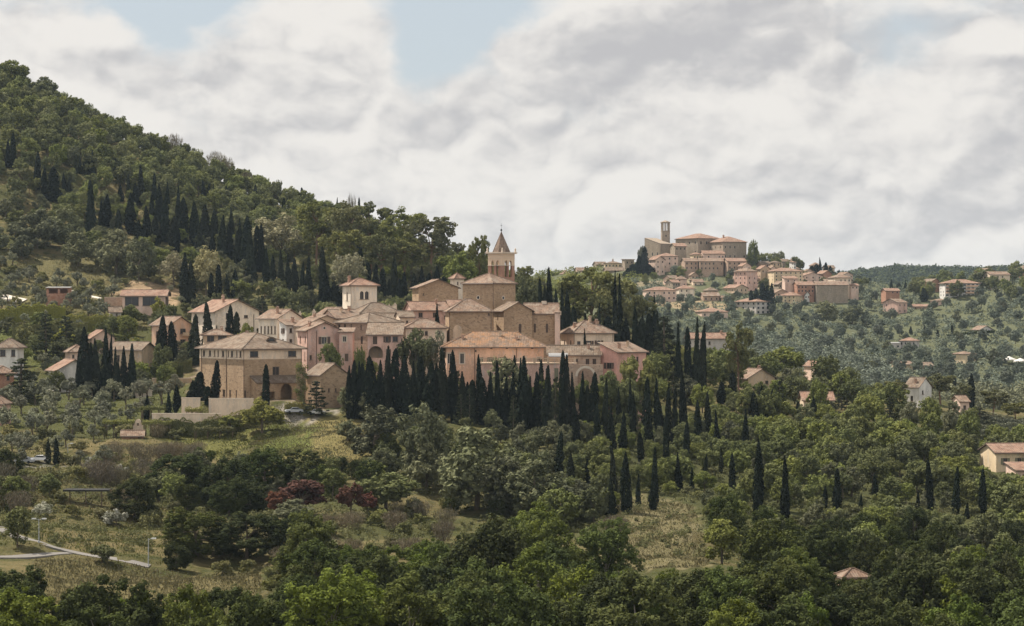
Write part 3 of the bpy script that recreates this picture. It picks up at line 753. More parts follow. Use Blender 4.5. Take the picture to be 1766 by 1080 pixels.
for q in range(14):
    a, b = math.pi*q/14, math.pi*(q+1)/14
    p = lambda t, r, o: (yg+r*math.cos(t), 582-gt.location.y-o, zg-2.8+r*math.sin(t))
    mb.face([p(a,1.95,.06),p(a,2.5,.06),p(b,2.5,.06),p(b,1.95,.06)])
mb.build('arch_trim', M['trim'], gt)
house('coral red house with sloping roof, one shuttered window and two chimneys', 1036,1064,1118,588,607.5,50, roof='shed', rise=2.0, wall='coral', tile='tile', over=.55, wins=[('L',.52,2.6,1.5,1.5,'open'),('F',.7,1.2,.9,1.3)], chim=((-.45,-.3,.9),(.35,.1,1.0)))
house('cream villa with hip roof and four chimneys right of the church', 968,990,1060,637,573,20, roof='hip', rise=2.9, wall='cream', tile='tile', over=.7,
      wins=[('F',.12,2.4,1.0,1.9),('F',.62,2.2,1.2,2.2,'arch open'),('L',.3,2.2,.9,1.9),('L',.75,2.2,.9,1.9,'closed'),('F',.38,2.3,1.2,2.2,'open')], chim=((-.7,-.2,1.0),(.1,-.1,1.1),(.35,-.3,.8),(.55,.1,.8)), pipes=(('F',.0),('F',.97)))

# ------------------------------------------------------------------ left side of the village
house('large cream villa with broad orange gable roof behind the clipped cypresses', 320,371,442,705,537,33, roof='gable_y', rise=3.3, wall='ivory', tile='tile_red', over=.9,
      wins=[('F',.30,.5,1.7,1.7),('F',.70,1.1,1.3,.9),('F',.30,4.4,1.2,1.6),('F',.68,4.4,1.4,1.2),('F',.88,.9,.3,5.0,'closed'),('L',.25,1.5,1.1,1.6,'closed'),('L',.6,4.0,1.0,1.5)], chim=((-.25,-.3,1.1),(-.05,.1,1.2)))
ph = house('peach house with stacked balconies left of the large cream villa', 257,292,325,712,560,48, roof='gable_y', rise=2.2, wall='peach', tile='tile', over=.7,
      wins=[('F',.62,1.2,2.2,1.5),('F',.62,4.4,2.2,1.7),('F',.62,7.4,1.8,1.5),('L',.3,2.0,1.0,1.5,'closed'),('L',.7,2.0,.9,1.5)])
mb = MB()
for z in (3.2, 6.4):
    hh = ph['_h']; mb.box(ph['_w']*.0,ph['_w']*.5,-ph['_d']/2-1.2,-ph['_d']/2-.02,hh-z-.18,hh-z); mb.box(ph['_w']*.0,ph['_w']*.5,-ph['_d']/2-1.2,-ph['_d']/2-1.12,hh-z,hh-z+.9)
mb.build('balcony', M['sand'], ph)
pv = house('small open pavilion with orange roof behind the big stone house', 347,352,396,648,577,10,6, roof='hip', rise=1.2, wall='sand', tile='tile', over=.8, wins=[('F',.25,.3,2.0,1.7),('F',.7,.3,2.4,1.7)], chim=((.4,0,.7),))
st = house('long glazed pavilion with tiled roof and brick piers below the bare bank', 211,211,285,800,509.5,0,8, roof='gable_x', rise=1.7, wall='palepink', tile='tile_red', over=.8, name='pavilion', cat='pavilion',
      wins=[('F',.22,.5,4.6,3.0),('F',.66,.5,5.4,3.0),('R',.5,.5,6.5,3.0,'void')])
mb = MB()
for sg in (-1,): pass
for x in np.linspace(-6.5,6.5,14): mb.box(x-.05,x+.05,-3.86,-3.80,.5,3.3)
mb.build('mullions', M['iron'], st)
house('tiny brown roofed hut in the garden below the glazed pavilion', 183,190,208,770,538,14,5, roof='gable_x', rise=1.4, wall='greywall', tile='tile_brown', over=.5, wins=[('F',.6,.5,.6,.8)], name='garden_hut', cat='hut')
house('white house with brown shed roof beside the tall dark cypress group', 75,99,152,655,638,30, roof='gable_y', rise=2.6, wall='white', tile='tile_red', over=.8,
      wins=[('L',.3,1.4,.7,.8),('L',.25,3.6,.7,1.9),('L',.62,3.6,.7,1.9),('F',.06,3.4,1.0,2.6,'door'),('F',.25,2.4,.4,.5)])
house('pinkish two storey house half hidden behind the dark conifer', 108,120,150,700,606,20,8, roof='hip', rise=1.6, wall='palepink', tile='tile', over=.6, wins=[('F',.2,1.0,.7,1.1),('F',.6,1.0,.7,1.1),('L',.5,1.0,.7,1.1),('F',.2,3.4,.7,1.1),('F',.6,3.4,.7,1.1)])
house('house with orange sloping roof peeping over the cypress tops', 152,158,195,725,583,24,8, roof='gable_y', rise=2.2, wall='palepink', tile='tile_red', over=.6, wins=[('F',.5,1.0,.8,1.2)])
house('beige house with low brown roof and blank gable right of the cypress group', 196,244,262,690,602,62,11, roof='gable_y', rise=1.8, wall='sand', tile='tile_brown', over=.7, wins=[('L',.25,1.8,1.0,1.8),('L',.7,2.0,.9,1.2)])
house('low white house with brown roof at the left edge', -6,-6,30,690,597,0,9, roof='hip', rise=2.0, wall='white', tile='tile_brown', over=.9, wins=[('F',.3,1.0,1.6,2.0),('F',.8,1.0,1.2,2.0)])
house('reddish brick house with pale roof at the left edge under the dark conifer', -20,-10,22,640,642,20,9, roof='hip', rise=1.4, wall='brick', tile='tile', over=.8, wins=[('F',.7,1.0,.8,1.2)])
house('pink house corner with grey roof cut by the left edge above the orchard', -22,-22,7,585,696,0,8, roof='hip', rise=1.5, wall='pink', tile='tile', over=.4, wins=[('F',.8,1.6,.8,1.2)])
mb = MB()
mb.box(-8,8,0,.35,-1,2.1); shd = house('small dark open shed with flat sheet roof on the olive slope', 80,80,120,812,497,0,4, roof='shed', rise=.3, wall='brick', tile='metal_roof', over=.3, name='garden_shed', cat='shed', wins=[('F',.3,.3,3.0,1.5,'void'),('F',.75,.3,2.6,1.5,'void')])

# right side of the near ridge
house('long low house with red tiled roof right of the tall conifer', 1183,1190,1258,hit(1220,612,640,900),584,8,8, roof='gable_x', rise=1.8, wall='greywall', tile='tile_red', over=.5, wins=[('F',.5,1,.8,1.2)], chim=((.7,-.2,.7),))
house('beige roofed house with white flue sunk among the trees', 1282,1290,1338,hit(1310,677,560,900),652,18,9, roof='gable_y', rise=2.4, wall='sand', tile='tile', over=.6, wins=[('F',.7,.8,1.0,1.0)], chim=((.1,-.4,.8),))
house('orange roofed house almost buried in trees behind a dark cypress', 1386,1386,1437,hit(1412,713,560,900),690,0,9, roof='gable_x', rise=1.9, wall='cream', tile='tile_red', over=.6, wins=[('F',.3,.8,1.0,1.0)], chim=((.4,0,.6),))
house('cream cottage with orange roof peeping between dark trees', 1398,1402,1420,hit(1410,661,560,900),631,20,7, roof='gable_y', rise=1.5, wall='palepink', tile='tile_red', over=.4, wins=[('F',.5,.8,.8,1.0)])
house('white house with steep gable beside the round spreading tree', 1563,1585,1612,hit(1588,708,560,900),668,48,None, roof='gable_y', rise=2.6, wall='white', tile='tile_brown', over=.3, wins=[('L',.5,2.6,.9,1.6),('F',.3,4.0,.9,2.0),('F',.3,1.0,.9,1.2),('L',.2,.9,1.4,.9)], chim=((-.6,-.2,.9),))
house('low pinkish cottage among dark trees near the right edge', 1650,1656,1672,hit(1660,716,560,900),693,10,7, roof='gable_x', rise=1.4, wall='palepink', tile='tile', over=.4, wins=[('F',.5,1.0,.8,1.2)])
yh = house('yellow house with green shutters and brown tiled roof at the right edge', 1713,1718,1792,hit(1745,815,400,900),781,8,11, roof='gable_x', rise=1.6, wall='yellow', tile='tile_red', over=.5,
      wins=[('F',.22,1.2,1.0,1.5,'open green'),('F',.56,1.2,1.0,2.4,'open green'),('F',.85,1.2,1.0,1.5,'open green')])
mb = MB(); mb.box(-yh['_w']*.1,yh['_w']*.3,-yh['_d']/2-1.2,-yh['_d']/2-.02,yh['_h']-3.75,yh['_h']-3.6)
for q in range(12): mb.box(-yh['_w']*.1+q*.34,-yh['_w']*.1+q*.34+.03,-yh['_d']/2-1.2,-yh['_d']/2-1.16,yh['_h']-3.6,yh['_h']-2.7)
mb.box(-yh['_w']*.1,yh['_w']*.3,-yh['_d']/2-1.22,-yh['_d']/2-1.14,yh['_h']-2.7,yh['_h']-2.64); mb.build('balcony', M['iron'], yh)
house('garage with orange tile roof in front of the yellow house', 1750,1754,1800,hit(1770,838,400,900),812,8,7, roof='shed', rise=1.2, wall='palepink', tile='tile_red', over=.4, name='garage', cat='garage', wins=[('F',.4,.8,2.2,2.0,'door')])
house('hut with pale tiled hip roof among the dark foreground trees', 1446,1456,1502,350,996,14, None, roof='hip', rise=.9, wall='sand', tile='tile', over=.35, name='hut', cat='hut', wins=[('F',.5,.7,.8,1.0)])
# ------------------------------------------------------------------ the far hill town
def far(label, px0, pxc, px1, eave, base, theta=0, depth=None, roof='hip', rise=None, wall='palepink', tile='tile_red', n=3, nl=2, fl=2, Y=None, wn=.9, hn=1.3, st='plain', skip=.12, chim=(), y0=1180, over=.6, **kw):
    pc = (px0+px1)/2
    Y = Y or hit(pc, base, y0, 1790.)
    s = K*Y; H = (base-eave)*s
    fh = H/fl; tops = [fh*(i+.28) for i in range(fl)]
    wins = grid('F', n, tops, wn, min(hn, fh*.5), st, skip=skip, seed=int(px0)) + grid('L' if theta > 0 else 'R', nl, tops, wn, min(hn, fh*.5), st, skip=skip, seed=int(px1))
    return house(label, px0, pxc, px1, Y, eave, theta, depth, roof=roof, rise=rise or 2.2, wall=wall, tile=tile, over=over, wins=wins, far=True, chim=chim, **kw)

FT = 'houses of the far hill town'
# the hilltop tower and its church
Yt = 1735
tw = house('square stone clock-less tower with open belfry on top of the far hill town'.replace('clock-less ', ''), 1141,1142,1155.5, Yt, 398, 5, 6, roof='hip', rise=.3, wall='stone_grey', tile='tile', over=.3, cat='tower', name='tower', far=True, roof_on=False, wins=[('F',.5,3,.8,1.4),('L',.5,6,.7,1.2)])
W_, D_, H_ = tw['_w'], tw['_d'], tw['_h']
mb = MB(); ht = wz(384.5,Yt)-wz(398,Yt)
for x in (-1, 0, 1):
    for y in (-1, 0, 1):
        if x or y:
            a = .55 if x and y else .3
            if x and not y: continue
            mb.box(x*(W_/2-a)-a, x*(W_/2-a)+a, y*(D_/2-a)-a, y*(D_/2-a)+a, H_, H_+ht)
mb.build('belfry', M['stone_grey'], tw)
mb = MB(); mb.box(-W_/2-.4,W_/2+.4,-D_/2-.4,D_/2+.4,H_+ht,H_+ht+.7); mb.box(-W_/2-.15,W_/2+.15,-D_/2-.15,D_/2+.15,H_-.5,H_+.02)
mb.lathe([(W_*.6,0),(W_*.3,.8),(0,1.3)], (0,0,H_+ht+.7), 4); mb.build('cornice', M['stone_grey'], tw)
ch = house('grey stone church with sloping shoulder under the far tower', 1120,1139,1161, 1722, 421, 42, 16, roof='shed', rise=4.5, wall='stone_grey', tile='stone_grey', over=.1, cat='church', name='church', far=True, wins=[('F',.75,9,1.6,2.4),('L',.2,6,1.0,2.2),('L',.5,6,1.0,2.2),('L',.8,6,1.0,2.2)])
# hilltop palace
p1 = house('long grey palace with four window rows crowning the far hill town', 1181,1204,1246, 1705, 411, 34, 26, roof='hip', rise=3.6, wall='stone_grey', tile='tile_red', over=.8, cat='palace', name='palace', far=True,
      wins=grid('F',4,[2.2,9.0,13.5],1.2,2.0,skip=.1,seed=4)+grid('L',4,[2.2,9.0,13.5],1.1,1.8,skip=.1,seed=5))
p2 = house('grey palace with orange roof and sheer blank wall right of the long palace', 1232,1247,1289, 1690, 417, 22, 24, roof='hip', rise=3.8, wall='stone_grey', tile='tile_red', over=.8, cat='palace', name='palace', far=True, wins=grid('F',5,[3.0,9.5],.9,1.5,skip=.45,seed=6)+grid('L',3,[3.0,9.],1.1,1.5,seed=7), chim=((-.3,0,2.),))
far('low house with orange roof linking the far tower and the long palace', 1161,1164,1184, 425, 434, 12, 12, roof='gable_x', wall='stone_grey', Y=1698, fl=1)
F = far
F('tiny yellow house standing alone left of the dark fir clump', 1043,1043,1072,454.5,463,0,12,roof='hip',rise=1.6,wall='yellow',tile='tile_brown',n=5,fl=1,Y=1720,chim=((0,0,1.2),))
F('grey walled house below the tiny yellow house', 1040,1046,1078,467,478,12,10,roof='gable_x',wall='stone_grey',tile='tile_brown',n=3,fl=1,Y=1690)
F('ruined grey house with flat top beside bare branches', 1075,1078,1094,448,460,14,8,roof='shed',rise=.3,wall='stone_grey',tile='stone_grey',n=2,fl=1,Y=1712)
F('house with broad orange roof just under the far church', 1132,1140,1170,442,459,16,14,roof='hip',wall='palepink',n=3,fl=2,Y=1680)
F('narrow tall grey pink house at the left end of the far terrace row', 1125,1131,1147,448,473,26,10,roof='gable_y',wall='palepink',n=2,fl=3,Y=1665)
F('yellow house below the long palace', 1193,1196,1210,439,450,10,10,roof='hip',rise=1.2,wall='yellow',n=3,fl=1,Y=1685)
F('long pinkish row house below the palace roofs', 1210,1213,1250,438,450,6,12,roof='gable_x',wall='palepink',n=6,fl=1,Y=1684)
F('brown house with grey orange roof, left of the pair on the terrace', 1177,1181,1204,451,466,8,12,roof='gable_x',wall='stone_pink',tile='tile',n=3,fl=2,Y=1655)
F('brown terraced house with many small windows, right of the pair on the terrace', 1204,1207,1248,451,467,6,12,roof='gable_x',wall='stone_pink',tile='tile',n=6,fl=2,Y=1653)
F('stone house with orange roof below the sheer palace wall', 1250,1255,1287,451,465,10,12,roof='gable_x',wall='stone_pink',n=4,fl=2,Y=1650)
F('small red roofed house above the pink gabled block', 1276,1281,1296,459,467,16,9,roof='gable_y',rise=2.,wall='palepink',n=2,fl=1,Y=1640)
F('pink block house with tall plain walls on the far slope', 1268,1288,1308,468,492,40,None,roof='hip',wall='pink',tile='tile',n=2,nl=3,fl=3,Y=1600)
F('yellowish house with split orange roof below the pink block', 1250,1268,1291,497,511,30,None,roof='gable_y',rise=2.2,wall='sand',n=3,nl=2,fl=2,y0=1400)
F('small brown house with orange roof beside the meadow patch', 1211,1213,1241,511,521,6,11,roof='gable_x',wall='stone_pink',tile='tile',n=3,fl=1,y0=1380)
F('low annex with grey roof right of the small brown house', 1242,1244,1256,514,521,6,8,roof='gable_x',rise=1.2,wall='sand',tile='tile',n=2,fl=1,y0=1380)
F('long pink apartment house with projecting wing above the dry meadow', 1110,1116,1167,501,519,8,14,roof='hip',wall='palepink',n=6,nl=2,fl=2,y0=1380)
F('pale pink three storey house with pyramid roof at the end of the apartments', 1168,1171,1198,498,520,8,12,roof='hip',wall='ivory',n=3,nl=1,fl=3,y0=1380,st='shut')
F('wide low house with double red roof in the olive trees', 1201,1210,1256,538,549,10,16,roof='hip',rise=2.4,wall='palepink',tile='tile_red',n=4,fl=1,y0=1250)
F('grey condominium with balconies and bright orange hip roof', 1273,1304,1330,520,542,34,None,roof='hip',rise=2.0,wall='greywall',tile='tile_red',n=3,nl=4,fl=3,y0=1300,wn=1.7,hn=1.7,over=1.0)
F('wide yellow house with long orange roof in the middle of the far slope town', 1328,1335,1386,468,485,12,15,roof='hip',wall='yellow',n=6,nl=2,fl=3,Y=1625)
F('sand coloured house with stepped roofs left of the wide yellow house', 1306,1312,1329,464,481,20,None,roof='gable_y',wall='sand',n=2,fl=2,Y=1640)
F('small house with bright orange lean-to roof under the wide yellow house', 1352,1354,1376,481,488,8,8,roof='shed',rise=1.6,wall='palepink',n=2,fl=1,Y=1590)
F('grey flat roofed house on the upper far slope', 1329,1333,1346,453,460,14,8,roof='hip',rise=1.0,wall='sand',tile='tile_brown',n=2,fl=1,Y=1690)
F('narrow white tower-like house at the wood edge', 1366,1369,1373,453,464,24,6,roof='shed',rise=.8,wall='white',n=1,fl=2,Y=1680)
F('brown roofed cottage left of the grey flat roof', 1308,1312,1328,455,462,12,8,roof='gable_x',rise=1.6,wall='stone_pink',tile='tile_brown',n=2,fl=1,Y=1685)
F('pink house with red roof right of the wide yellow house', 1379,1386,1420,476,487,18,12,roof='gable_y',wall='palepink',n=3,fl=2,Y=1640)
F('dark red brick house with gable on the far skyline slope', 1416,1420,1435,472,486,20,10,roof='gable_y',rise=2,wall='brick',n=1,fl=2,Y=1660)
F('cream house with wide hip roof at the right end of the far town', 1434,1440,1469,479,490,14,13,roof='hip',wall='cream',tile='tile',n=4,fl=1,Y=1600)
F('long pink grey house with row of small windows below the red roofs', 1371,1375,1405,492,505,8,12,roof='gable_x',wall='brick',n=5,fl=2,Y=1580)
F('long grey barn with pale roof spanning the far terrace', 1405,1408,1463,492,506,4,13,roof='gable_x',rise=2.4,wall='stone_grey',tile='tile',n=3,fl=1,Y=1578,skip=.5)
F('low orange roofed building at the right tip of the far town', 1464,1468,1481,493,499,12,9,roof='gable_x',rise=1.4,wall='palepink',n=2,fl=1,Y=1600)
F('house with grey orange roof above the dark firs in mid slope', 1333,1338,1360,505,518,14,12,roof='gable_y',wall='stone_pink',tile='tile',n=2,fl=2,y0=1400)
F('ochre house with shuttered front right of the dark firs', 1345,1372,1389,510,527,-24,None,roof='hip',wall='yellow',n=4,nl=2,fl=3,y0=1350,st='shut')
F('white house with grey roof behind the ochre house', 1384,1388,1397,509,522,20,8,roof='gable_y',wall='white',tile='tile_brown',n=2,fl=2,y0=1420)
F('low roof with weathered tiles on the upper right of the far town', 1420,1424,1446,487,494,8,10,roof='gable_x',rise=2,wall='palepink',tile='tile',n=3,fl=1,Y=1620)
rs = random.Random(12); fill = 0; lab_ = {'tile': 'small weathered roofed house packed into the far hill town', 'tile_red': 'small orange roofed house packed into the far hill town', 'tile_brown': 'small brown roofed house packed into the far hill town'}
for q in range(400):
    if fill >= 30: break
    px = rs.uniform(1150, 1470); base = rs.uniform(462, 510); Yq = hit(px, base, 1400, 1790.); x = wx(px, Yq)
    if abs(gpy(px, Yq)-base) > 5: continue
    if any(math.hypot(x-a, Yq-b) < rr+6 for a, b, rr in FOOT): continue
    tl = rs.choice(['tile','tile','tile_red','tile_brown']); wd_ = rs.uniform(13, 24); th_ = rs.choice([8, 16, 28]); fl_ = rs.choice([1, 2, 2])
    F(lab_[tl], px-wd_*.5, px-wd_*.5+wd_*.25, px+wd_*.5, base-4-4.5*fl_, base, th_, 9, roof=rs.choice(['hip','gable_x','gable_y']), rise=1.8, wall=rs.choice(['sand','stone_pink','palepink','stone_grey','cream']), tile=tl, n=rs.choice([2,3]), nl=1, fl=fl_, Y=Yq, group=tl.replace('tile','tiled').replace('_',' ')+' small houses of the far town'); fill += 1
# left shoulder of the far hill
F('grey house on the skyline left of the far town, behind the pines', 1025,1029,1046,457,466,14,10,roof='gable_x',wall='stone_grey',tile='tile_brown',n=2,fl=1,Y=1745)
F('small house on the far skyline beside the church cypress', 992,996,1010,467,474,12,9,roof='gable_x',wall='palepink',tile='tile',n=2,fl=1,Y=1720)
F('tiny house far left on the skyline shoulder', 968,972,983,472,478,14,9,roof='hip',wall='palepink',tile='tile',n=2,fl=1,Y=1715)
# right-hand far slope
F('pink farmhouse with blank gable end on the far olive slope', 1527,1548,1567,522,542,38,None,roof='gable_x',rise=2.2,wall='pink',tile='tile',n=2,nl=2,fl=2,y0=1380,skip=.3)
F('row of low farm roofs right of the pink farmhouse', 1568,1572,1613,529,534,6,9,roof='gable_x',rise=1.4,wall='stone_pink',n=3,fl=1,y0=1380)
F('low pink building in front of the large condominium', 1609,1613,1637,519,527,8,10,roof='hip',rise=1.2,wall='palepink',tile='tile',n=3,fl=1,y0=1400)
cd = F('large cream condominium with salmon balconies and orange hip roof', 1628,1630,1690,488.5,512,4,15,roof='hip',rise=2.3,wall='white',tile='tile_red',n=8,nl=2,fl=4,y0=1400,wn=1.8,hn=1.2,over=1.0,skip=.08)
mb = MB(); W_, D_, H_ = cd['_w'], cd['_d'], cd['_h']; s_ = (512-488.5)*K*1540/4
for f in range(1, 4):
    for a, b in ((-.47,-.10),(.10,.47)): mb.box(W_*a, W_*b, -D_/2-1.1, -D_/2-.02, H_-s_*f-.1, H_-s_*f+.9)
mb.build('balcony', M['peach'], cd)
F('brown gabled house left of the large condominium', 1594,1606,1624,486,499,24,None,roof='gable_y',rise=1.8,wall='brick',tile='tile_brown',n=2,fl=2,Y=1620)
F('brick house partly hidden above the cream balconied house', 1688,1694,1718,468,485,14,12,roof='gable_y',rise=2.,wall='brick',tile='tile_brown',n=2,fl=3,Y=1680)
F('cream three storey house with brown roof near the right skyline', 1702,1709,1743,474,494,12,13,roof='gable_x',rise=2.,wall='cream',tile='tile',n=4,nl=1,fl=3,Y=1600)
F('red brick house at the very right edge of the skyline', 1757,1760,1785,464,474,10,12,roof='hip',wall='brick',tile='tile_brown',n=2,fl=1,Y=1650)
F('red roofed low house among cypresses on the far right saddle', 1524,1528,1552,502,507,10,10,roof='gable_x',rise=1.6,wall='brick',tile='tile_red',n=3,fl=1,Y=1560)
fh = F('grey farmhouse with red roof only over its taller half', 1553,1579,1589,588,607,-24,None,roof='hip',rise=1.6,wall='greywall',tile='tile_red',n=4,nl=2,fl=2,y0=1150)
block(fh, 1535,1535,1553.5,hit(1560,607,1150,1790.)+2,593,0,8,roof='shed',rise=.5,wall='greywall',tile='metal_roof',far=True,over=.2,wins=grid('F',2,[1.0],1.2,1.0))
F('tall ochre farmhouse with small hip roof and bare plaster', 1646,1665,1686,611,630,40,None,roof='hip',rise=1.2,wall='yellow',tile='tile',n=2,nl=2,fl=2,y0=1150)
F('low yellow farmhouse with pale brown roof', 1540,1549,1576,629,643,16,10,roof='gable_x',rise=1.5,wall='yellow',tile='tile',n=3,nl=1,fl=2,y0=1120)
F('brown barn joined to the right of the low yellow farmhouse', 1577,1580,1609,631,641,6,10,roof='gable_x',rise=1.5,wall='stone_pink',tile='tile_brown',n=3,fl=1,y0=1120)
F('white cottage with low gable beside the dark hedge line', 1681,1690,1714,569,576,18,None,roof='gable_y',rise=2.2,wall='white',tile='tile',n=3,fl=1,y0=1200)
F('tiny white hut with flat roof beside the valley trees', 1455,1457,1473,612,616,6,5,roof='shed',rise=.4,wall='greywall',tile='metal_roof',n=1,fl=1,y0=1120,name='hut',cat='hut')
for i, (px, py, lab) in enumerate(((1722,625,'white party tent, leftmost by the valley wood'),(1740,628,'white party tent, middle one by the valley wood'),(1760,631,'white party tent, nearest the right edge'))):
    p = lay(px, py, 1120); t = thing('tent', lab, 'tent', p, .2*i, 'white tents by the valley wood')
    mb = MB(); a = 3.0
    for sx in (-1,1):
        for sy in (-1,1): mb.tube([(sx*a,sy*a,0),(sx*a,sy*a,2.2)], .07, 5)
    mb.build('frame', M['iron'], t)
    mb = MB(); c_ = [(-a,-a,2.2),(a,-a,2.2),(a,a,2.2),(-a,a,2.2)]
    for q in range(4): mb.face([c_[q], c_[(q+1)%4], (0,0,3.9)]); mb.face([c_[q], (c_[q][0],c_[q][1],1.7), (c_[(q+1)%4][0],c_[(q+1)%4][1],1.7), c_[(q+1)%4]])
    mb.build('canopy', M['white'], t)
# ------------------------------------------------------------------ foliage
def unit(v): return v/np.maximum(np.linalg.norm(v, axis=-1, keepdims=True), 1e-9)
def leaf_mesh(name, P, N, S, T, mat, asp=.7, up=None, trunk=None, tmat=None):
    """many small leaf faces; optional trunk in the same mesh"""
    n = len(P); r = RNG.normal(size=(n, 3))
    if up is not None: r = r*.35+np.array([0, 0, 1.])*up
    A = unit(r-N*np.sum(r*N, axis=1, keepdims=True)); B = np.cross(N, A)
    S = S[:, None]
    V = np.stack([P+A*S, P+B*S*asp, P-A*S, P-B*S*asp], 1).reshape(-1, 3)
    faces = np.arange(4*n).reshape(-1, 4); tint = np.repeat(T, 4)
    me = bpy.data.meshes.new(name)
    tv = np.array(trunk.v) if trunk else np.zeros((0, 3)); tf = [tuple(i+4*n for i in f) for f in trunk.f] if trunk else []
    nl = 4*n+sum(len(f) for f in tf)
    me.vertices.add(4*n+len(tv)); me.vertices.foreach_set('co', np.concatenate([V, tv]).ravel())
    me.loops.add(nl); idx = np.concatenate([faces.ravel(), np.array([i for f in tf for i in f], dtype=np.int64)]) if tf else faces.ravel()
    me.loops.foreach_set('vertex_index', idx.astype(np.int32))
    cnt = np.concatenate([np.full(n, 4), np.array([len(f) for f in tf], dtype=np.int64)]) if tf else np.full(n, 4)
    me.polygons.add(len(cnt)); me.polygons.foreach_set('loop_start', (np.cumsum(cnt)-cnt).astype(np.int32))
    me.materials.append(mat)
    if trunk:
        me.materials.append(tmat); me.polygons.foreach_set('material_index', np.concatenate([np.zeros(n), np.ones(len(tf))]).astype(np.int32))
    at = me.attributes.new('tint', 'FLOAT', 'POINT'); at.data.foreach_set('value', np.concatenate([tint, np.full(len(tv), .5)]).astype(np.float32))
    me.update(calc_edges=True); me.validate()
    return me

def clumps_to_leaves(C, rad, m, size, flat=1.0, mixn=.42, seed=0, tint=None):
    r = np.random.default_rng(seed); n = len(C)
    D = unit(r.normal(size=(n, m, 3))); D[..., 2] = D[..., 2]*.9+.12
    rr = (rad[:, None]*(.55+.5*r.random((n, m))))[..., None]
    P = C[:, None, :]+D*rr*np.array([1, 1, flat])
    N = unit(D+mixn*r.normal(size=D.shape)+np.array([0, 0, .45]))
    S = size*(.6+.8*r.random((n, m)))
    t = (r.random(n) if tint is None else tint)[:, None]*.7+.3*r.random((n, m))
    return P.reshape(-1, 3), N.reshape(-1, 3), S.ravel(), t.ravel()

def lobed(seed, centre, radii, nl, lr, nc, cr, low=-.35):
    """lobes spread over an ellipsoid, leaf clumps spread over each lobe"""
    r = np.random.default_rng(seed); C = []; Rd = []; L = []; Tn = []
    for i in range(nl):
        for _ in range(40):
            d = unit(r.normal(size=3))
            if d[2] < low: continue
            p = np.array(centre)+d*np.array(radii)*r.uniform(.62, 1.0)
            if all(np.linalg.norm(p-q) > lr*.75 for q in L): break
        L.append(p); lt = r.random(); R_ = lr*r.uniform(.7, 1.25)
        for k in range(nc):
            d2 = unit(r.normal(size=3)*np.array([1, 1, .8])+d*.5)
            C.append(p+d2*R_*r.uniform(.55, 1.05)); Rd.append(cr*r.uniform(.65, 1.3)); Tn.append(np.clip(lt*.6+.4*r.random(), 0, 1))
    return np.array(C), np.array(Rd), np.array(Tn), L

def trunk_mb(seed, h, r0, targets, lean=.3, fork=.45, n=6):
    r = np.random.default_rng(seed); mb = MB()
    tp = np.array([r.uniform(-lean, lean), r.uniform(-lean, lean), h])
    q = [np.array([0, 0, -.6]), np.array([0, 0, 0.]), tp*np.array([.4, .4, .5])+np.array([r.uniform(-.1,.1), 0, 0]), tp]
    mb.tube(q, [r0*1.35, r0*1.1, r0*.8, r0*.45], n)
    for t in targets:
        s = q[2]+(q[3]-q[2])*r.uniform(0, .8); e = np.array(t); m = (s+e)/2+np.array([0, 0, .25])
        mb.tube([s, m, e], [r0*.42, r0*.28, r0*.1], 5)
    return mb

L_OAK = leaf_mat('oak_leaves', (.066,.080,.022), (.215,.235,.076), .14, (.105,.105,.045), .035)
L_OLV2 = leaf_mat('hornbeam_leaves', (.086,.100,.034), (.245,.262,.098), .15, (.155,.15,.07), .035)
L_HOLM = leaf_mat('holm_oak_leaves', (.060,.068,.034), (.195,.200,.110), .12, (.125,.12,.07), .03)
L_CYP = leaf_mat('cypress_leaves', (.008,.013,.010), (.030,.038,.025), .04, (.024,.027,.017), .03)
L_PINE = leaf_mat('pine_needles', (.070,.080,.027), (.205,.205,.075), .12, (.125,.115,.05), .03)
L_OLIVE = leaf_mat('olive_leaves', (.105,.112,.070), (.235,.240,.160), .12, (.15,.14,.095), .03)
L_ASH = leaf_mat('ash_leaves', (.046,.062,.015), (.150,.178,.042), .24, None, .03)  # green lowered to stand in for cloud shade over the foreground
L_DARK = leaf_mat('dark_tree_leaves', (0.026,0.035,0.013), (0.088,0.099,0.035), .16, None, .03)  # dark foliage, held darker still in place of foreground cloud shade
L_YEL = leaf_mat('yellow_green_leaves', (.15,.155,.04), (.27,.265,.075), .28, None, .02)
L_PALE = leaf_mat('chestnut_blossom', (.20,.18,.085), (.42,.375,.22), .15, None, .02)
L_FAR = leaf_mat('haze_tinted_leaves', (.080,.096,.070), (.190,.212,.160), .1, (.12,.125,.09), .03)  # bluish grey of distance haze put into the leaf colour
L_RED = leaf_mat('red_plum_leaves', (.085,.042,.030), (.165,.075,.052), .2, None, .02)
L_CON = leaf_mat('cedar_needles', (.022,.028,.016), (.066,.072,.040), .08, None, .02)
L_TWIG = leaf_mat('bare_twigs', (.10,.085,.055), (.20,.165,.11), .1, None, .02)
L_SHR = leaf_mat('shrub_leaves', (.075,.084,.032), (.205,.20,.080), .2, (.16,.13,.06), .05)
L_GOLD = leaf_mat('broom_flowers', (.22,.16,.02), (.42,.30,.03), .15, None, .01)
L_ROSE = leaf_mat('white_blossom', (.10,.11,.05), (.5,.48,.40), .15, None, .01)
BARK = plain('grey_bark', (.12,.095,.07), .95, .1, .35, 4.)
BARK_P = plain('pine_bark', (.17,.105,.07), .95, .1, .3, 4.)
BARK_W = plain('pale_bark', (.26,.23,.19), .95, .1, .3, 4.)

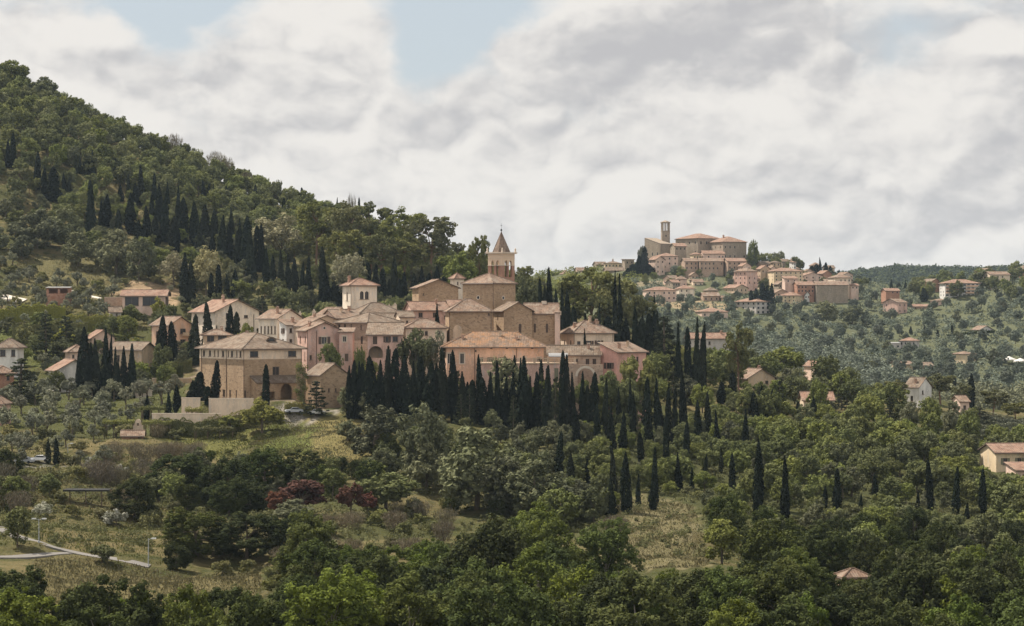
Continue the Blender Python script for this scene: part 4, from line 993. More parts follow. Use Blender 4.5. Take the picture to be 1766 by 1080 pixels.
KIND = {}
def variant(kind, cat, H, W, leaves, mat, tmb, bark, asp=.7, up=None, both=False):
    P, N, S, T = leaves
    k = KIND.setdefault(kind, dict(cat=cat, v=[]))
    i = len(k['v'])
    e = dict(H=H, W=W)
    if both in (False, 'both'):
        e['crown'] = leaf_mesh('crown', P, N, S, T, mat, asp, up); e['trunk'] = tmb.mesh('trunk', bark)
    if both in (True, 'both'):
        e['whole'] = leaf_mesh(kind, P, N, S, T, mat, asp, up, tmb, bark)
    k['v'].append(e)

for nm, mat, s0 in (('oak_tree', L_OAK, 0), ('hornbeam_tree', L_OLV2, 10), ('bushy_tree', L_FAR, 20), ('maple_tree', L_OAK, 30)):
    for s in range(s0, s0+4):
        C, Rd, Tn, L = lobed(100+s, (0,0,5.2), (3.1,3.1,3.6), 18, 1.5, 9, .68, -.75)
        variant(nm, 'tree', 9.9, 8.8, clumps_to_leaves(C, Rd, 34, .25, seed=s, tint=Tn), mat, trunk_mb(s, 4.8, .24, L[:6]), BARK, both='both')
for s in range(5):
    C, Rd, Tn, L = lobed(200+s, (0,0,4.3), (3.0,3.0,3.5), 21, 1.35, 9, .6, -.9)
    variant('holm_oak_tree', 'tree', 8.8, 8.2, clumps_to_leaves(C, Rd, 34, .22, seed=10+s, tint=Tn), L_HOLM, trunk_mb(20+s, 4.0, .26, L[:5]), BARK)
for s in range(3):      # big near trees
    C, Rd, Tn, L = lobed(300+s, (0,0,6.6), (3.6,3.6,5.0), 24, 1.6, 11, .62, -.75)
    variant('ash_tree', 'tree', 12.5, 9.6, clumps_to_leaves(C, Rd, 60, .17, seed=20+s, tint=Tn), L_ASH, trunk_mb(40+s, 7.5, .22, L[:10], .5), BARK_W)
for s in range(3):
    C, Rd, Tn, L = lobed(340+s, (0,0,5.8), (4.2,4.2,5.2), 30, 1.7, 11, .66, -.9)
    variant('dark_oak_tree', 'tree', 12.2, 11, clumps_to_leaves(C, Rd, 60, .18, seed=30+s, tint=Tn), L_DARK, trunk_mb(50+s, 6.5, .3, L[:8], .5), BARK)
for s in range(3):
    C, Rd, Tn, L = lobed(400+s, (0,0,10.2), (3.6,3.6,1.9), 11, 1.25, 9, .6, -.3)
    C2, R2, T2, L2 = lobed(430+s, (0,0,7.2), (2.9,2.9,2.3), 9, 1.1, 8, .6)
    C = np.concatenate([C, C2]); Rd = np.concatenate([Rd, R2]); Tn = np.concatenate([Tn, T2])
    variant('pine_tree', 'pine', 13, 9.4, clumps_to_leaves(C, Rd, 42, .2, .75, .7, 40+s, Tn), L_PINE, trunk_mb(60+s, 10.0, .24, L[:7]+L2, .7), BARK_P)
for s in range(4):
    C, Rd, Tn, L = lobed(500+s, (0,0,2.7), (1.6,1.6,1.3), 8, .72, 7, .42, -.3)
    variant('olive_tree', 'olive tree', 4.4, 4.6, clumps_to_leaves(C, Rd, 28, .15, seed=50+s, tint=Tn), L_OLIVE, trunk_mb(70+s, 2.0, .2, L[:5], .3), BARK, both='both')
for s in range(3):
    C, Rd, Tn, L = lobed(600+s, (0,0,1.1), (1.3,1.3,1.0), 8, .7, 6, .42, -.2)
    variant('shrub', 'shrub', 2.6, 3.8, clumps_to_leaves(C, Rd, 30, .15, seed=60+s, tint=Tn), L_SHR, trunk_mb(80+s, .8, .08, L[:4], .1), BARK)
for nm, mat, sd in (('broom_shrub', L_GOLD, 0), ('blossom_shrub', L_ROSE, 1)):
    C, Rd, Tn, L = lobed(620+sd, (0,0,1.1), (1.3,1.3,1.0), 8, .7, 6, .42, -.2)
    variant(nm, 'shrub', 2.6, 3.8, clumps_to_leaves(C, Rd, 30, .14, seed=66+sd, tint=Tn), mat, trunk_mb(84+sd, .8, .08, L[:4], .1), BARK)
for nm, mat, H in (('garden_tree', L_YEL, 7.), ('chestnut_tree', L_PALE, 10.), ('plum_tree', L_RED, 6.5)):
    for s in range(2):
        f = H/10; C, Rd, Tn, L = lobed(700+s+int(H*10), (0,0,5.6*f), (3.1*f,3.1*f,3.3*f), 15, 1.4*f, 9, .66*f, -.6)
        variant(nm, 'tree', H, 8.4*f, clumps_to_leaves(C, Rd, 36, .2, seed=70+s, tint=Tn), mat, trunk_mb(90+s, 5*f, .2, L[:6]), BARK)
for s in range(7):      # cypresses: narrow spindles with a little twist of uneven flame-like lobes
    r = np.random.default_rng(800+s); n = 1900; H = 12.; Rm = 1.12
    t = r.random(n)**1.15; th = r.uniform(0, 2*math.pi, n)
    pw = (.5,.62,.75,.85,.45,.68,.55)[s]; bl = (.16,.22,.30,.12,.38,.18,.26)[s]
    prof = lambda t: (1-t)**pw*np.minimum(1, t/bl*.5+.5)
    w = 1+.17*np.sin(2*th+7*t+s)+.13*np.sin(5*th-15*t+2*s)+.10*np.sin(31*t+4*th)+.08*np.sin(53*t-3*th+s)
    rr = Rm*prof(t)*w*(.72+.33*r.random(n)**.6)
    P = np.stack([np.cos(th)*rr+.12*np.sin(4*t+s), np.sin(th)*rr, .35+t*(H-.5)], 1)
    N = unit(np.stack([np.cos(th), np.sin(th), .35+0*th], 1)+.45*r.normal(size=(n, 3)))
    variant('cypress_tree', 'cypress', H, 2.3, (P, N, .22+.26*r.random(n)*(1-.5*t), np.clip(.35*w/1.0*r.random(n)+.4*r.random(n), 0, 1)), L_CYP, trunk_mb(800+s, 3, .16, [], .05), BARK, .42, 1.6, 'both')
for s in range(2):      # drooping tiers
    r = np.random.default_rng(840+s); C = []; Rd = []; H = 13.
    for q in range(11):
        z = 1.6+q*1.02; R_ = 3.5*(1-q/11.5)**.8
        for k in range(int(3+R_*3.2)):
            a = r.uniform(0, 6.28); d = R_*r.uniform(.35, 1.05)
            C.append((math.cos(a)*d, math.sin(a)*d, z-.18*d+r.uniform(-.3, .3))); Rd.append(.62*r.uniform(.7, 1.3))
    variant('cedar_tree', 'conifer', H, 7.0, clumps_to_leaves(np.array(C), np.array(Rd), 30, .2, .55, .6, 80+s), L_CON, trunk_mb(95+s, 12.2, .26, [], .1), BARK)
for s in range(2):      # leafless brush
    r = np.random.default_rng(880+s); mb = MB(); n = 1500
    a = r.uniform(0, 6.28, n); d = 1.9*np.sqrt(r.random(n)); z = .3+2.9*r.random(n)**.8
    P = np.stack([np.cos(a)*d*(.5+z/4), np.sin(a)*d*(.5+z/4), z*(1.1-.06*d**2)], 1); N = unit(np.stack([np.cos(a), np.sin(a), 0*a], 1)+r.normal(size=(n, 3))*.7)
    variant('bare_bush', 'bush', 3.4, 4.2, (P, N, .16+.22*r.random(n), r.random(n)), L_TWIG, trunk_mb(98+s, 1.6, .07, [(.9,.2,2.6),(-.8,.5,2.5),(.1,-.9,2.6)], .1), BARK, .12, 1.2)

NTREE = {}
def tree(kind, x, y, h, w=None, label=None, group=None, v=None, sink=.15, whole=False, rz=None):
    k = KIND[kind]; i = random.randrange(len(k['v'])) if v is None else v % len(k['v']); e = k['v'][i]
    sz = h/e['H']; sx = (w/e['W']) if w else sz*random.uniform(.88, 1.14)
    loc = (x, y, gz(x, y)-sink); rz = random.uniform(0, 6.28) if rz is None else rz
    if whole and 'whole' in e: o = link(kind, e['whole']); o.location = loc; o.rotation_euler = (0, 0, rz); tag(o, label, k['cat'], group)
    else:
        o = thing(kind, label, k['cat'], loc, rz, group)
        link('trunk', e['trunk'], o); link('crown', e['crown'], o)
    o.scale = (sx, sx*random.uniform(.92, 1.08), sz); o.rotation_euler[0] = random.gauss(0, .018); o.rotation_euler[1] = random.gauss(0, .018)
    NTREE[kind] = NTREE.get(kind, 0)+1
    return o

def tree_px(kind, px, top, base, w=None, Y=None, y0=230., **kw):
    """height and depth from the place it stands"""
    Y = Y or hit(px, base, y0); x = wx(px, Y); h = wz(top, Y)-gz(x, Y)
    if h < 2.2: h = 2.2
    return tree(kind, x, Y, h, w*K*Y if w else None, **kw)

def inside(poly, px, Y):
    c = False; n = len(poly)
    for i in range(n):
        (x1, y1), (x2, y2) = poly[i], poly[(i+1) % n]
        if (y1 > Y) != (y2 > Y) and px < (x2-x1)*(Y-y1)/(y2-y1)+x1: c = not c
    return c
PLACED = []
def scatter(poly, gap, seed, limit=9999, avoid=(), clear=.9):
    """darts thrown over a patch of ground, no two nearer than gap"""
    r = random.Random(seed); xs = [p[0] for p in poly]; ys = [p[1] for p in poly]; out = []; cell = {}
    area = (max(xs)-min(xs))*K*(sum(ys)/len(ys))*(max(ys)-min(ys)); n = int(area/gap**2*9)
    for _ in range(n):
        px, Y = r.uniform(min(xs), max(xs)), r.uniform(min(ys), max(ys))
        if not inside(poly, px, Y) or any(inside(a, px, Y) for a in avoid): continue
        x = wx(px, Y); g = (int(x//gap), int(Y//gap))
        if any(math.hypot(x-a, Y-b) < gap for i in (-1,0,1) for j in (-1,0,1) for a, b in cell.get((g[0]+i, g[1]+j), ())): continue
        if any(math.hypot(x-a, Y-b) < rr+gap*.3*clear for a, b, rr in FOOT): continue
        if any(math.hypot(x-a, Y-b) < rr for a, b, rr in PLACED): continue
        cell.setdefault(g, []).append((x, Y)); out.append((x, Y))
        if len(out) >= limit: break
    return out
# openings in the woods: (px0, px1, far end, lowest line of sight kept open)
VIS = [(1708,1770,540,808),(1560,1614,660,690),(1438,1508,352,990),(1280,1342,700,652),(1386,1442,660,688),(1395,1422,720,646),(1186,1260,830,596),(596,760,560,712),(760,850,550,690),(1000,1115,590,640),
       (318,522,570,690),(1078,1212,470,975),(110,420,368,1004),(450,640,560,785),(475,645,460,880),(590,745,420,925),(965,1190,620,706),(1300,1318,460,868),(1346,1361,450,885),(1437,1450,470,868),(1598,1611,470,868),(1643,1656,470,872),(1689,1702,470,868),
       (175,405,548,760),(958,992,470,815),(1070,1090,440,880),(1120,1134,450,875),(1048,1062,445,885),(1165,1177,480,825),(1257,1269,500,830),(1214,1226,545,735),(-20,240,395,955),(110,190,470,866),(30,110,505,808),(640,880,470,850),(690,770,500,800)]
# ------------------------------------------------------------------ cypresses, each where the photograph has it: (px, top, base, width px)
def cyps(rows, where, y0=230., Y=None):
    for q in rows:
        px, top, base = q[:3]; w = q[3] if len(q) > 3 else None
        YY = Y or hit(px, base, y0); h = wz(top, YY)-gz(wx(px, YY), YY)
        size = 'Tall' if h > 15.5 else ('Short' if h < 9 else 'Mid sized')
        w = w*1.22 if w else None
        size += ' slender' if (w or 12)*K*YY < 1.9 else (' broad' if (w or 12)*K*YY > 2.7 else '')
        tree_px('cypress_tree', px, top, base, w or random.uniform(10, 14), Y=YY, label='%s dark cypress %s' % (size.lower(), where), group='cypresses '+where, whole=(YY > 780))
        PLACED.append((wx(px, YY), YY, 1.6))
        if YY < 1000: VIS.append((px-(w or 12)*.45, px+(w or 12)*.45, YY-2, top+.6*(base-top)))
cyps([(603,630,725,15),(611,620,728,16),(620,622,730,15),(628,625,728,14),(641,613,735,24),(655,620,728,17),(668,595,722,16),(682,600,720,24),(699,611,722,26),(713,622,728,15),(727,613,722,20),(741,622,725,22),(753,640,728,18)],
     'in the dense row below the middle of the village')
cyps([(765,598,715,15),(782,603,722,16),(797,640,722,18),(846,640,728,14),(860,620,718,13),(872,648,730,16),(884,640,733,17),(900,617,716,14),(913,648,735,16),(925,640,736,16),(938,668,742,14),(831,650,735,20)],
     'in front of the peach palazzo', Y=556)
cyps([(968,603,682,13),(976,610,684,15),(988,640,690,14),(1003,639,722,13),(1022,641,731,17),(1012,663,760,15),(1044,650,718,15),(1066,667,718,14),(1090,650,700,13),(1114,650,714,16),(1134,652,709,14),(1152,658,712,13),(1161,667,705,11),(1179,635,697,14)],
     'on the bank below the coral house', Y=557)
cyps([(1075,709,778,14),(1091,676,769,13),(1137,688,752,13),(1220,675,752,13),(1244,658,701,15),(1262,631,690,14),(1217,782,822,8),(1243,771,822,8),(1263,780,850,12),(1171,778,850,13),(1193,803,850,8),(1056,773,871,14),(1101,816,876,10),(1030,690,772,13),(1058,722,790,12),(1119,698,782,15),(1150,722,802,12),(1203,688,772,14),(1236,706,776,11),(994,702,782,14),(1285,704,784,12),(1183,724,800,11),(1105,744,812,13),(965,743,829,16),(984,780,841,17),(1012,790,833,12),(1052,700,765,10)],
     'rising from the oaks on the middle slope')
cyps([(1080,778,886,21),(1054,820,893,18),(1127,769,882,15)], 'standing at the top of the bare grassy clearing')
cyps([(1308,756,890,21),(1354,785,907,17),(1443,807,890,14),(1509,816,862,11),(1423,837,877,9),(1583,846,882,9),(1604,790,886,13),(1649,803,894,14),(1695,807,890,14),(1668,865,900,8),(1484,850,884,8)],
     'spaced out along the wooded right slope')
cyps([(1402,684,732,15),(1376,692,722,10),(1290,668,728,12),(1300,675,735,14),(1312,664,730,12),(1322,678,732,12),(1332,670,728,12)], 'in the dark clump near the buried orange roof')
cyps([(1647,648,690,12),(1674,643,706,16)], 'behind the flat crowned trees at the right edge')
cyps([(1187,562,632,14),(1200,545,634,17),(1209,554,634,17),(1170,556,630,15)], 'beside the long red roofed house', Y=642)
cyps([(1008,566,606,9),(1038,588,606,8)], 'right in front of the cream villa', Y=622)
cyps([(755,524,560,15)], 'beside the orange roof left of the church', Y=648)
cyps([(948,460,505,14),(939,492,540,12),(960,497,555,14),(971,490,560,13),(980,500,560,12),(932,478,545,12)], 'just right of the church', Y=712)
cyps([(990,528,600,18),(1008,540,600,20),(1030,522,600,16),(1048,545,600,24),(1064,535,600,18),(1080,548,600,24),(1096,528,600,18),(1107,548,602,22),(1122,540,604,20),(1138,560,606,20)], 'in the dark grove behind the cream villa', Y=690)
cyps([(1068,471,520,13),(1061,466,520,10),(1128,508,570,12),(1110,540,590,14),(1137,536,596,13)], 'topping the pine grove behind the villa', Y=705)
cyps([(136,598,676,14),(146,563,676,24),(156,590,676,14),(167,583,676,17),(181,565,676,17),(190,575,674,12),(205,617,674,11),(197,597,676,11),(213,596,680,13),(228,591,676,14)], 'in the tall group beside the white house', Y=640)
cyps([(253,680,725,11),(292,676,735,12),(305,662,714,15),(317,698,728,8),(359,665,716,17),(372,620,690,15),(345,640,692,26),(333,655,692,24),(518,608,645,9)], 'around the big square stone house')
cyps([(459,627,692,14)], 'alone before the porch of the big stone house', Y=567)
cyps([(279,543,603,20),(297,553,605,20),(335,541,596,24),(359,520,577,19),(396,525,575,17),(407,537,576,17),(372,560,585,7)], 'before the large cream villa, clipped to a blunt shape', Y=690)
cyps([(83,755,802,10),(97,755,802,11)], 'standing as a pair by the left car park')
HC = 'on the wooded hill above the village'
cyps([(14,240,292,11),(22,228,290,14),(65,261,335,14),(76,288,337,13),(93,287,350,26),(111,298,334,9),(119,305,334,8),(130,265,304,8),(138,267,304,8),(146,261,306,8),(153,270,308,8),(159,258,312,10),(155,310,408,16),(198,273,308,8),(222,298,342,8),(208,318,352,12),
      (242,284,356,15),(233,315,360,12),(267,298,372,11),(276,317,412,20),(262,335,385,12),(290,313,372,10),(285,340,418,16),(307,320,412,10),(318,340,422,18),(331,313,352,8),(350,310,352,8),(361,317,356,8),(369,317,362,9),(335,347,428,18),(354,352,428,20),(370,360,424,16),
      (391,320,362,12),(404,320,352,8),(400,355,424,9),(383,370,455,17),(415,376,458,12),(426,372,472,24),(440,317,370,8),(446,388,472,14),(434,420,502,14),(185,335,394,20),(226,332,405,18),(252,354,412,18),(240,378,420,16),(268,372,425,18),(300,372,430,20),(410,396,470,16),(396,380,450,14),
      (305,395,440,14),(345,390,440,16),(365,400,450,14),(430,395,480,14),(205,360,410,14),(175,345,395,12)], HC+', left part')
cyps([(454,337,364,8),(489,340,372,7),(522,323,360,11),(515,342,362,7),(581,340,360,6),(587,351,370,6),(619,340,354,7),(450,385,470,14),(459,427,502,12),(470,440,510,12),(483,430,505,14),(497,436,505,12),(508,445,512,12),(520,450,520,10),(533,440,520,12),(556,425,534,14),(563,467,538,22),(577,480,540,16),(590,470,530,14),(604,442,500,12),(619,408,490,14),(635,433,495,12),(648,455,505,12),(660,462,520,14),(680,442,522,14),(696,468,522,18),(688,480,525,12),(714,470,500,12),(727,458,500,12),(740,470,500,12),(753,458,492,12),(768,464,492,10),(672,480,520,10)], HC+', right part')
cyps([(318,435,526,20),(328,450,528,16),(377,455,518,12),(365,470,520,12),(392,472,525,12),(405,465,525,14)], 'behind the large cream villa')

rr_ = random.Random(77)
for q in range(15):
    cyps([(748+q*14+rr_.uniform(-5,5), rr_.uniform(605,668), 722, rr_.uniform(13,24))], 'in the mixed screen of trees under the palazzo', Y=rr_.uniform(552,574))
for q in range(10):
    Yq = rr_.uniform(550,572); o = tree_px('cedar_tree', 770+q*20+rr_.uniform(-6,6), rr_.uniform(632,680), 722, rr_.uniform(24,36), Y=Yq, label='dark shaggy conifer in the mixed screen of trees under the palazzo', group='conifers under the palazzo'); PLACED.append((o.location.x, Yq, 2))
# ------------------------------------------------------------------ trees placed one by one
def T_(kind, px, top, base, w, label, Y=None, v=None, grp=None, y0=230.):
    YY = Y or hit(px, base, y0)
    PLACED.append((wx(px, YY), YY, w*K*YY*.33))
    return tree_px(kind, px, top, base, w, Y=YY, label=label, v=v, group=grp)
for q in [
 ('holm_oak_tree',648,702,795,100,'dark round holm oak below the left end of the cypress row'),
 ('holm_oak_tree',728,700,840,100,'pale topped holm oak in front of the cypress row'),
 ('holm_oak_tree',735,762,850,80,'lower green holm oak in front of the pale topped one'),
 ('holm_oak_tree',822,736,885,150,'largest holm oak, grey green, in the middle of the slope'),
 ('holm_oak_tree',868,790,890,90,'holm oak on the right shoulder of the largest one'),
 ('holm_oak_tree',925,785,895,105,'grey green holm oak left of the paired cypresses'),
 ('holm_oak_tree',985,836,900,80,'low holm oak at the foot of the paired cypresses'),
 ('oak_tree',665,808,885,120,'leafy green oak right of the red leaved trees'),
 ('holm_oak_tree',600,722,765,45,'dark bush-like holm oak above the yellow meadow'),
 ('dark_oak_tree',310,778,862,120,'dark tree below the dry brush, left of the slope'),
 ('dark_oak_tree',390,785,880,110,'dark tree at the lower edge of the meadow, second from the brush'),
 ('dark_oak_tree',455,768,860,100,'dark round tree right under the yellow meadow'),
 ('dark_oak_tree',520,772,850,90,'dark tree tucked below the meadow, nearest the red leaved trees'),
 ('dark_oak_tree',430,825,890,90,'dark low tree left of the red leaved trees'),
 ('dark_oak_tree',232,820,900,85,'dark round tree right of the carport'),
 ('dark_oak_tree',340,868,965,125,'dark bushy tree above the field, left one'),
 ('dark_oak_tree',425,880,975,130,'dark bushy tree above the field, middle one'),
 ('dark_oak_tree',495,878,965,90,'dark bushy tree above the field, right one'),
 ('holm_oak_tree',540,922,1008,125,'grey green spreading tree with pale forked trunk above the field'),
 ('dark_oak_tree',305,930,988,55,'small round dark tree below the lane lamp'),
 ('oak_tree',175,935,980,45,'small round tree standing at the lane bend'),
 ('oak_tree',30,870,945,50,'slim young tree beside the lane at the left edge'),
 ('dark_oak_tree',10,770,835,60,'dark tree cut by the left edge above the car park'),
 ('garden_tree',452,690,750,72,'bright yellow green tree in front of the big stone house'),
 ('garden_tree',395,715,750,45,'small yellow green tree left of the bright one'),
 ('garden_tree',345,715,745,30,'tiny yellow green tree on the cream garden wall'),
 ('plum_tree',520,822,890,85,'large dark red plum tree, widest of the red trees'),
 ('plum_tree',480,842,892,45,'small dark red plum tree left of the widest red tree'),
 ('plum_tree',605,828,890,50,'dark red plum tree with pointed top, right of the widest'),
 ('plum_tree',632,845,888,35,'smallest red plum tree at the right end of the red trees'),
 ('holm_oak_tree',505,860,905,70,'dark bush in front of the red plum trees'),
 ('cedar_tree',545,652,722,50,'dark bushy conifer left of the cypress row'),
 ('cedar_tree',812,592,665,38,'tiered dark fir standing before the palazzo windows'),
 ('cedar_tree',1146,538,660,74,'broad dark cedar right of the coral house'),
 ('cedar_tree',35,612,695,80,'large dark conifer near the left edge, lower one'),
 ('cedar_tree',80,535,628,60,'dark grey green conifer above the left houses'),
 ('cedar_tree',115,540,625,55,'second conifer beside the taller grey green one'),
 ('cedar_tree',1690,700,735,55,'dark round conifer low at the right edge'),
]: T_(*q)
for q in [
 ('oak_tree',568,588,624,42,'leafy bush-like tree in front of the pink gabled house',594),
 ('oak_tree',715,556,640,70,'big bright green tree before the rusty roofed cream house',603),
 ('olive_tree',748,578,635,48,'grey green olive-like tree left of the church wall',606),
 ('oak_tree',622,595,622,24,'small round tree at the pink arcade house',598),
 ('garden_tree',640,622,645,36,'yellow green garden tree between the cypress tops',585),
 ('oak_tree',1116,640,705,50,'leafy tree below the right corner of the coral house',582),
 ('dark_oak_tree',1458,992,0,70,'dark bushy tree hiding the left wall of the tiled hut',325),
 ('dark_oak_tree',1500,988,0,64,'dark bushy tree hiding the right wall of the tiled hut',325),
 ('oak_tree',930,648,705,46,'round green tree at the right foot of the pink terrace wall',568),
 ('oak_tree',962,652,705,44,'leafy tree under the terrace corner beside the twin cypresses',570),
 ('oak_tree',1005,648,700,46,'leafy tree half covering the stone archway',572),
 ('oak_tree',1030,655,705,44,'leafy tree between archway and coral house',570),
 ('oak_tree',1605,682,740,44,'leafy tree before the right corner of the white gabled house',600),
 ('holm_oak_tree',1568,690,740,40,'low dark tree before the left corner of the white gabled house',600),
 ('holm_oak_tree',1645,690,740,44,'dark tree in front of the low pinkish cottage',604),
 ('oak_tree',1672,700,742,40,'leafy tree right of the low pinkish cottage',604),
 ('oak_tree',1424,693,740,48,'leafy tree hiding the right wall under the buried orange roof',590),
 ('holm_oak_tree',1390,697,740,44,'dark tree hiding the left wall under the buried orange roof',590),
 ('oak_tree',1290,662,712,44,'leafy tree hiding the left wall of the beige roofed house',620),
 ('oak_tree',1328,664,712,46,'leafy tree hiding the right wall of the beige roofed house',620),
 ('oak_tree',1410,646,700,40,'leafy tree in front of the small orange roofed cottage',625),
 ('holm_oak_tree',880,612,680,85,'grey holm oak in front of the pink terrace block',570),
 ('garden_tree',1098,613,660,72,'pale yellow green tree in front of the coral red house',580),
 ('oak_tree',1052,632,690,60,'green tree below the archway of the gate house',572),
 ('oak_tree',1085,645,700,55,'bushy tree under the pale yellow green one',570),
 ('oak_tree',425,550,585,40,'leafy tree beside the large cream villa',668),
 ('oak_tree',280,588,614,40,'round clipped green tree behind the dark hedge',680),
 ('chestnut_tree',487,362,432,100,'broad pale flowering chestnut on the wooded hill',920),
 ('chestnut_tree',600,430,492,80,'pale flowering chestnut above the cream tower house',800),
 ('chestnut_tree',355,420,492,58,'pale flowering tree behind the large cream villa',840),
 ('chestnut_tree',300,430,482,60,'pale green flowering tree left of the dark cypresses',850),
 ('holm_oak_tree',135,400,455,58,'round dark holm oak at the meadow edge on the left hill',868),
 ('holm_oak_tree',200,395,470,75,'large round holm oak right of the roundest one on the left hill',862),
 ('holm_oak_tree',240,412,480,60,'round holm oak above the glazed pavilion',852),
 ('holm_oak_tree',65,360,440,85,'large holm oak on the left hill above the olive terraces',885),
 ('holm_oak_tree',110,360,430,70,'holm oak between the two larger ones on the left hill',892),
 ('pine_tree',35,290,348,52,'umbrella pine with visible trunk high on the left hill',950),
 ('oak_tree',75,128,175,50,'tree standing out on the left skyline',1085),
 ('oak_tree',18,98,160,70,'topmost tree on the skyline at the left edge',1090),
 ('pine_tree',545,345,430,90,'stone pine on the hilltop, leftmost above the chestnut',900),
 ('pine_tree',600,352,440,90,'stone pine on the hilltop, second from the chestnut',890),
 ('pine_tree',640,346,430,95,'dense crowned stone pine in the middle of the hilltop',920),
 ('pine_tree',695,362,450,100,'broad stone pine on the hilltop skyline',900),
 ('pine_tree',742,372,470,95,'tall stone pine with bare trunk, last before the tower',870),
 ('pine_tree',700,405,480,85,'stone pine in front of the broad skyline one',850),
 ('pine_tree',655,400,470,80,'stone pine below the dense crowned one',845),
 ('pine_tree',590,395,460,80,'stone pine low on the slope above the chestnut',850),
 ('pine_tree',826,404,475,42,'thin open pine just left of the bell tower',800),
 ('oak_tree',790,425,490,70,'green tree between the tall stone pine and the bell tower',790),
 ('oak_tree',905,462,540,60,'green tree rising right behind the bell tower',760),
 ('pine_tree',1018,458,570,115,'largest pine of the grove right of the church',730),
 ('pine_tree',1064,478,580,90,'pine on the right side of the grove beyond the church',725),
 ('pine_tree',985,482,570,65,'pine on the left side of the grove beyond the church',735),
 ('pine_tree',1100,508,600,80,'lowest pine at the right end of the grove',705),
 ('pine_tree',1040,505,590,70,'pine in front of the largest of the grove',712),
 ('pine_tree',1275,560,640,62,'thin brownish pine beside the long red roofed house',640),
 ('oak_tree',1425,610,680,65,'dark round tree right of the buried cottage',None),
 ('oak_tree',1350,592,660,80,'leafy tree on the ridge above the beige roof',None),
 ('pine_tree',1622,645,700,66,'spreading flat crowned tree beside the white gabled house',None),
 ('pine_tree',1660,662,712,48,'flat crowned pine between the two dark cypresses',None),
 ('pine_tree',1712,672,720,62,'flat crowned pine near the right edge',None),
 ('pine_tree',1752,692,735,52,'flat crowned pine cut by the right edge',None),
 ('pine_tree',1545,655,700,46,'airy pine left of the white gabled house',None),
]: T_(*q[:6], Y=q[6])
for q, (px, top, w) in enumerate(((300,232,26),(372,262,30),(392,272,24),(425,296,22),(610,340,22))):
    T_('bare_bush', px, top, 0, w, ['leafless tree high on the left skyline, uppermost','bare twiggy tree on the skyline, larger of the middle two','bare twiggy tree on the skyline, smaller of the middle two','low leafless tree on the skyline above the chestnut','bare treetop among the hilltop pines'][q], Y=(1100,1090,1085,1075,960)[q])
# the big trees nearest the photographer
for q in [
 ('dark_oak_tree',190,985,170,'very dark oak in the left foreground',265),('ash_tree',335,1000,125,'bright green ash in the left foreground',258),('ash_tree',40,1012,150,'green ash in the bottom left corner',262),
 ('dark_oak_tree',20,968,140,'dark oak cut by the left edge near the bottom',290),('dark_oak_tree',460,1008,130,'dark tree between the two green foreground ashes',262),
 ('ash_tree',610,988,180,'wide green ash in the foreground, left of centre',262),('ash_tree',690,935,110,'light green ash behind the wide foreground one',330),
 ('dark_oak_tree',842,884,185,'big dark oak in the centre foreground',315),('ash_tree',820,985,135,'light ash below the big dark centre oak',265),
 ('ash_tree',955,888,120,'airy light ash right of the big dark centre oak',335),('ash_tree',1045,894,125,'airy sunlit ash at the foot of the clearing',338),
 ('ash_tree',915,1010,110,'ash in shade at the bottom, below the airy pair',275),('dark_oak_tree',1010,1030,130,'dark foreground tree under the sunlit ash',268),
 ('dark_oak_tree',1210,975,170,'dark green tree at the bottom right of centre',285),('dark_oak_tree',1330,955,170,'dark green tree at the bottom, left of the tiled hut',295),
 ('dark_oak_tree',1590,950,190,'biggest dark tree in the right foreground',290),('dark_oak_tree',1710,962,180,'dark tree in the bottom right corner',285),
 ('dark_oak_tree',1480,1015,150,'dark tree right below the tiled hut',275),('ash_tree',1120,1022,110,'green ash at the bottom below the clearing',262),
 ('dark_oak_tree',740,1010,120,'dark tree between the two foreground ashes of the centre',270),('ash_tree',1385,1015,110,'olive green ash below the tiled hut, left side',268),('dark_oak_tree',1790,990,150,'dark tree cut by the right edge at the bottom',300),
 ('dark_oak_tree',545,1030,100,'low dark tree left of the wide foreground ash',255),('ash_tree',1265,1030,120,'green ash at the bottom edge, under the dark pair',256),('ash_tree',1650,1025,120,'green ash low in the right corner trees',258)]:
    T_(q[0], q[1], q[2], 0, q[3], q[4], Y=q[5])

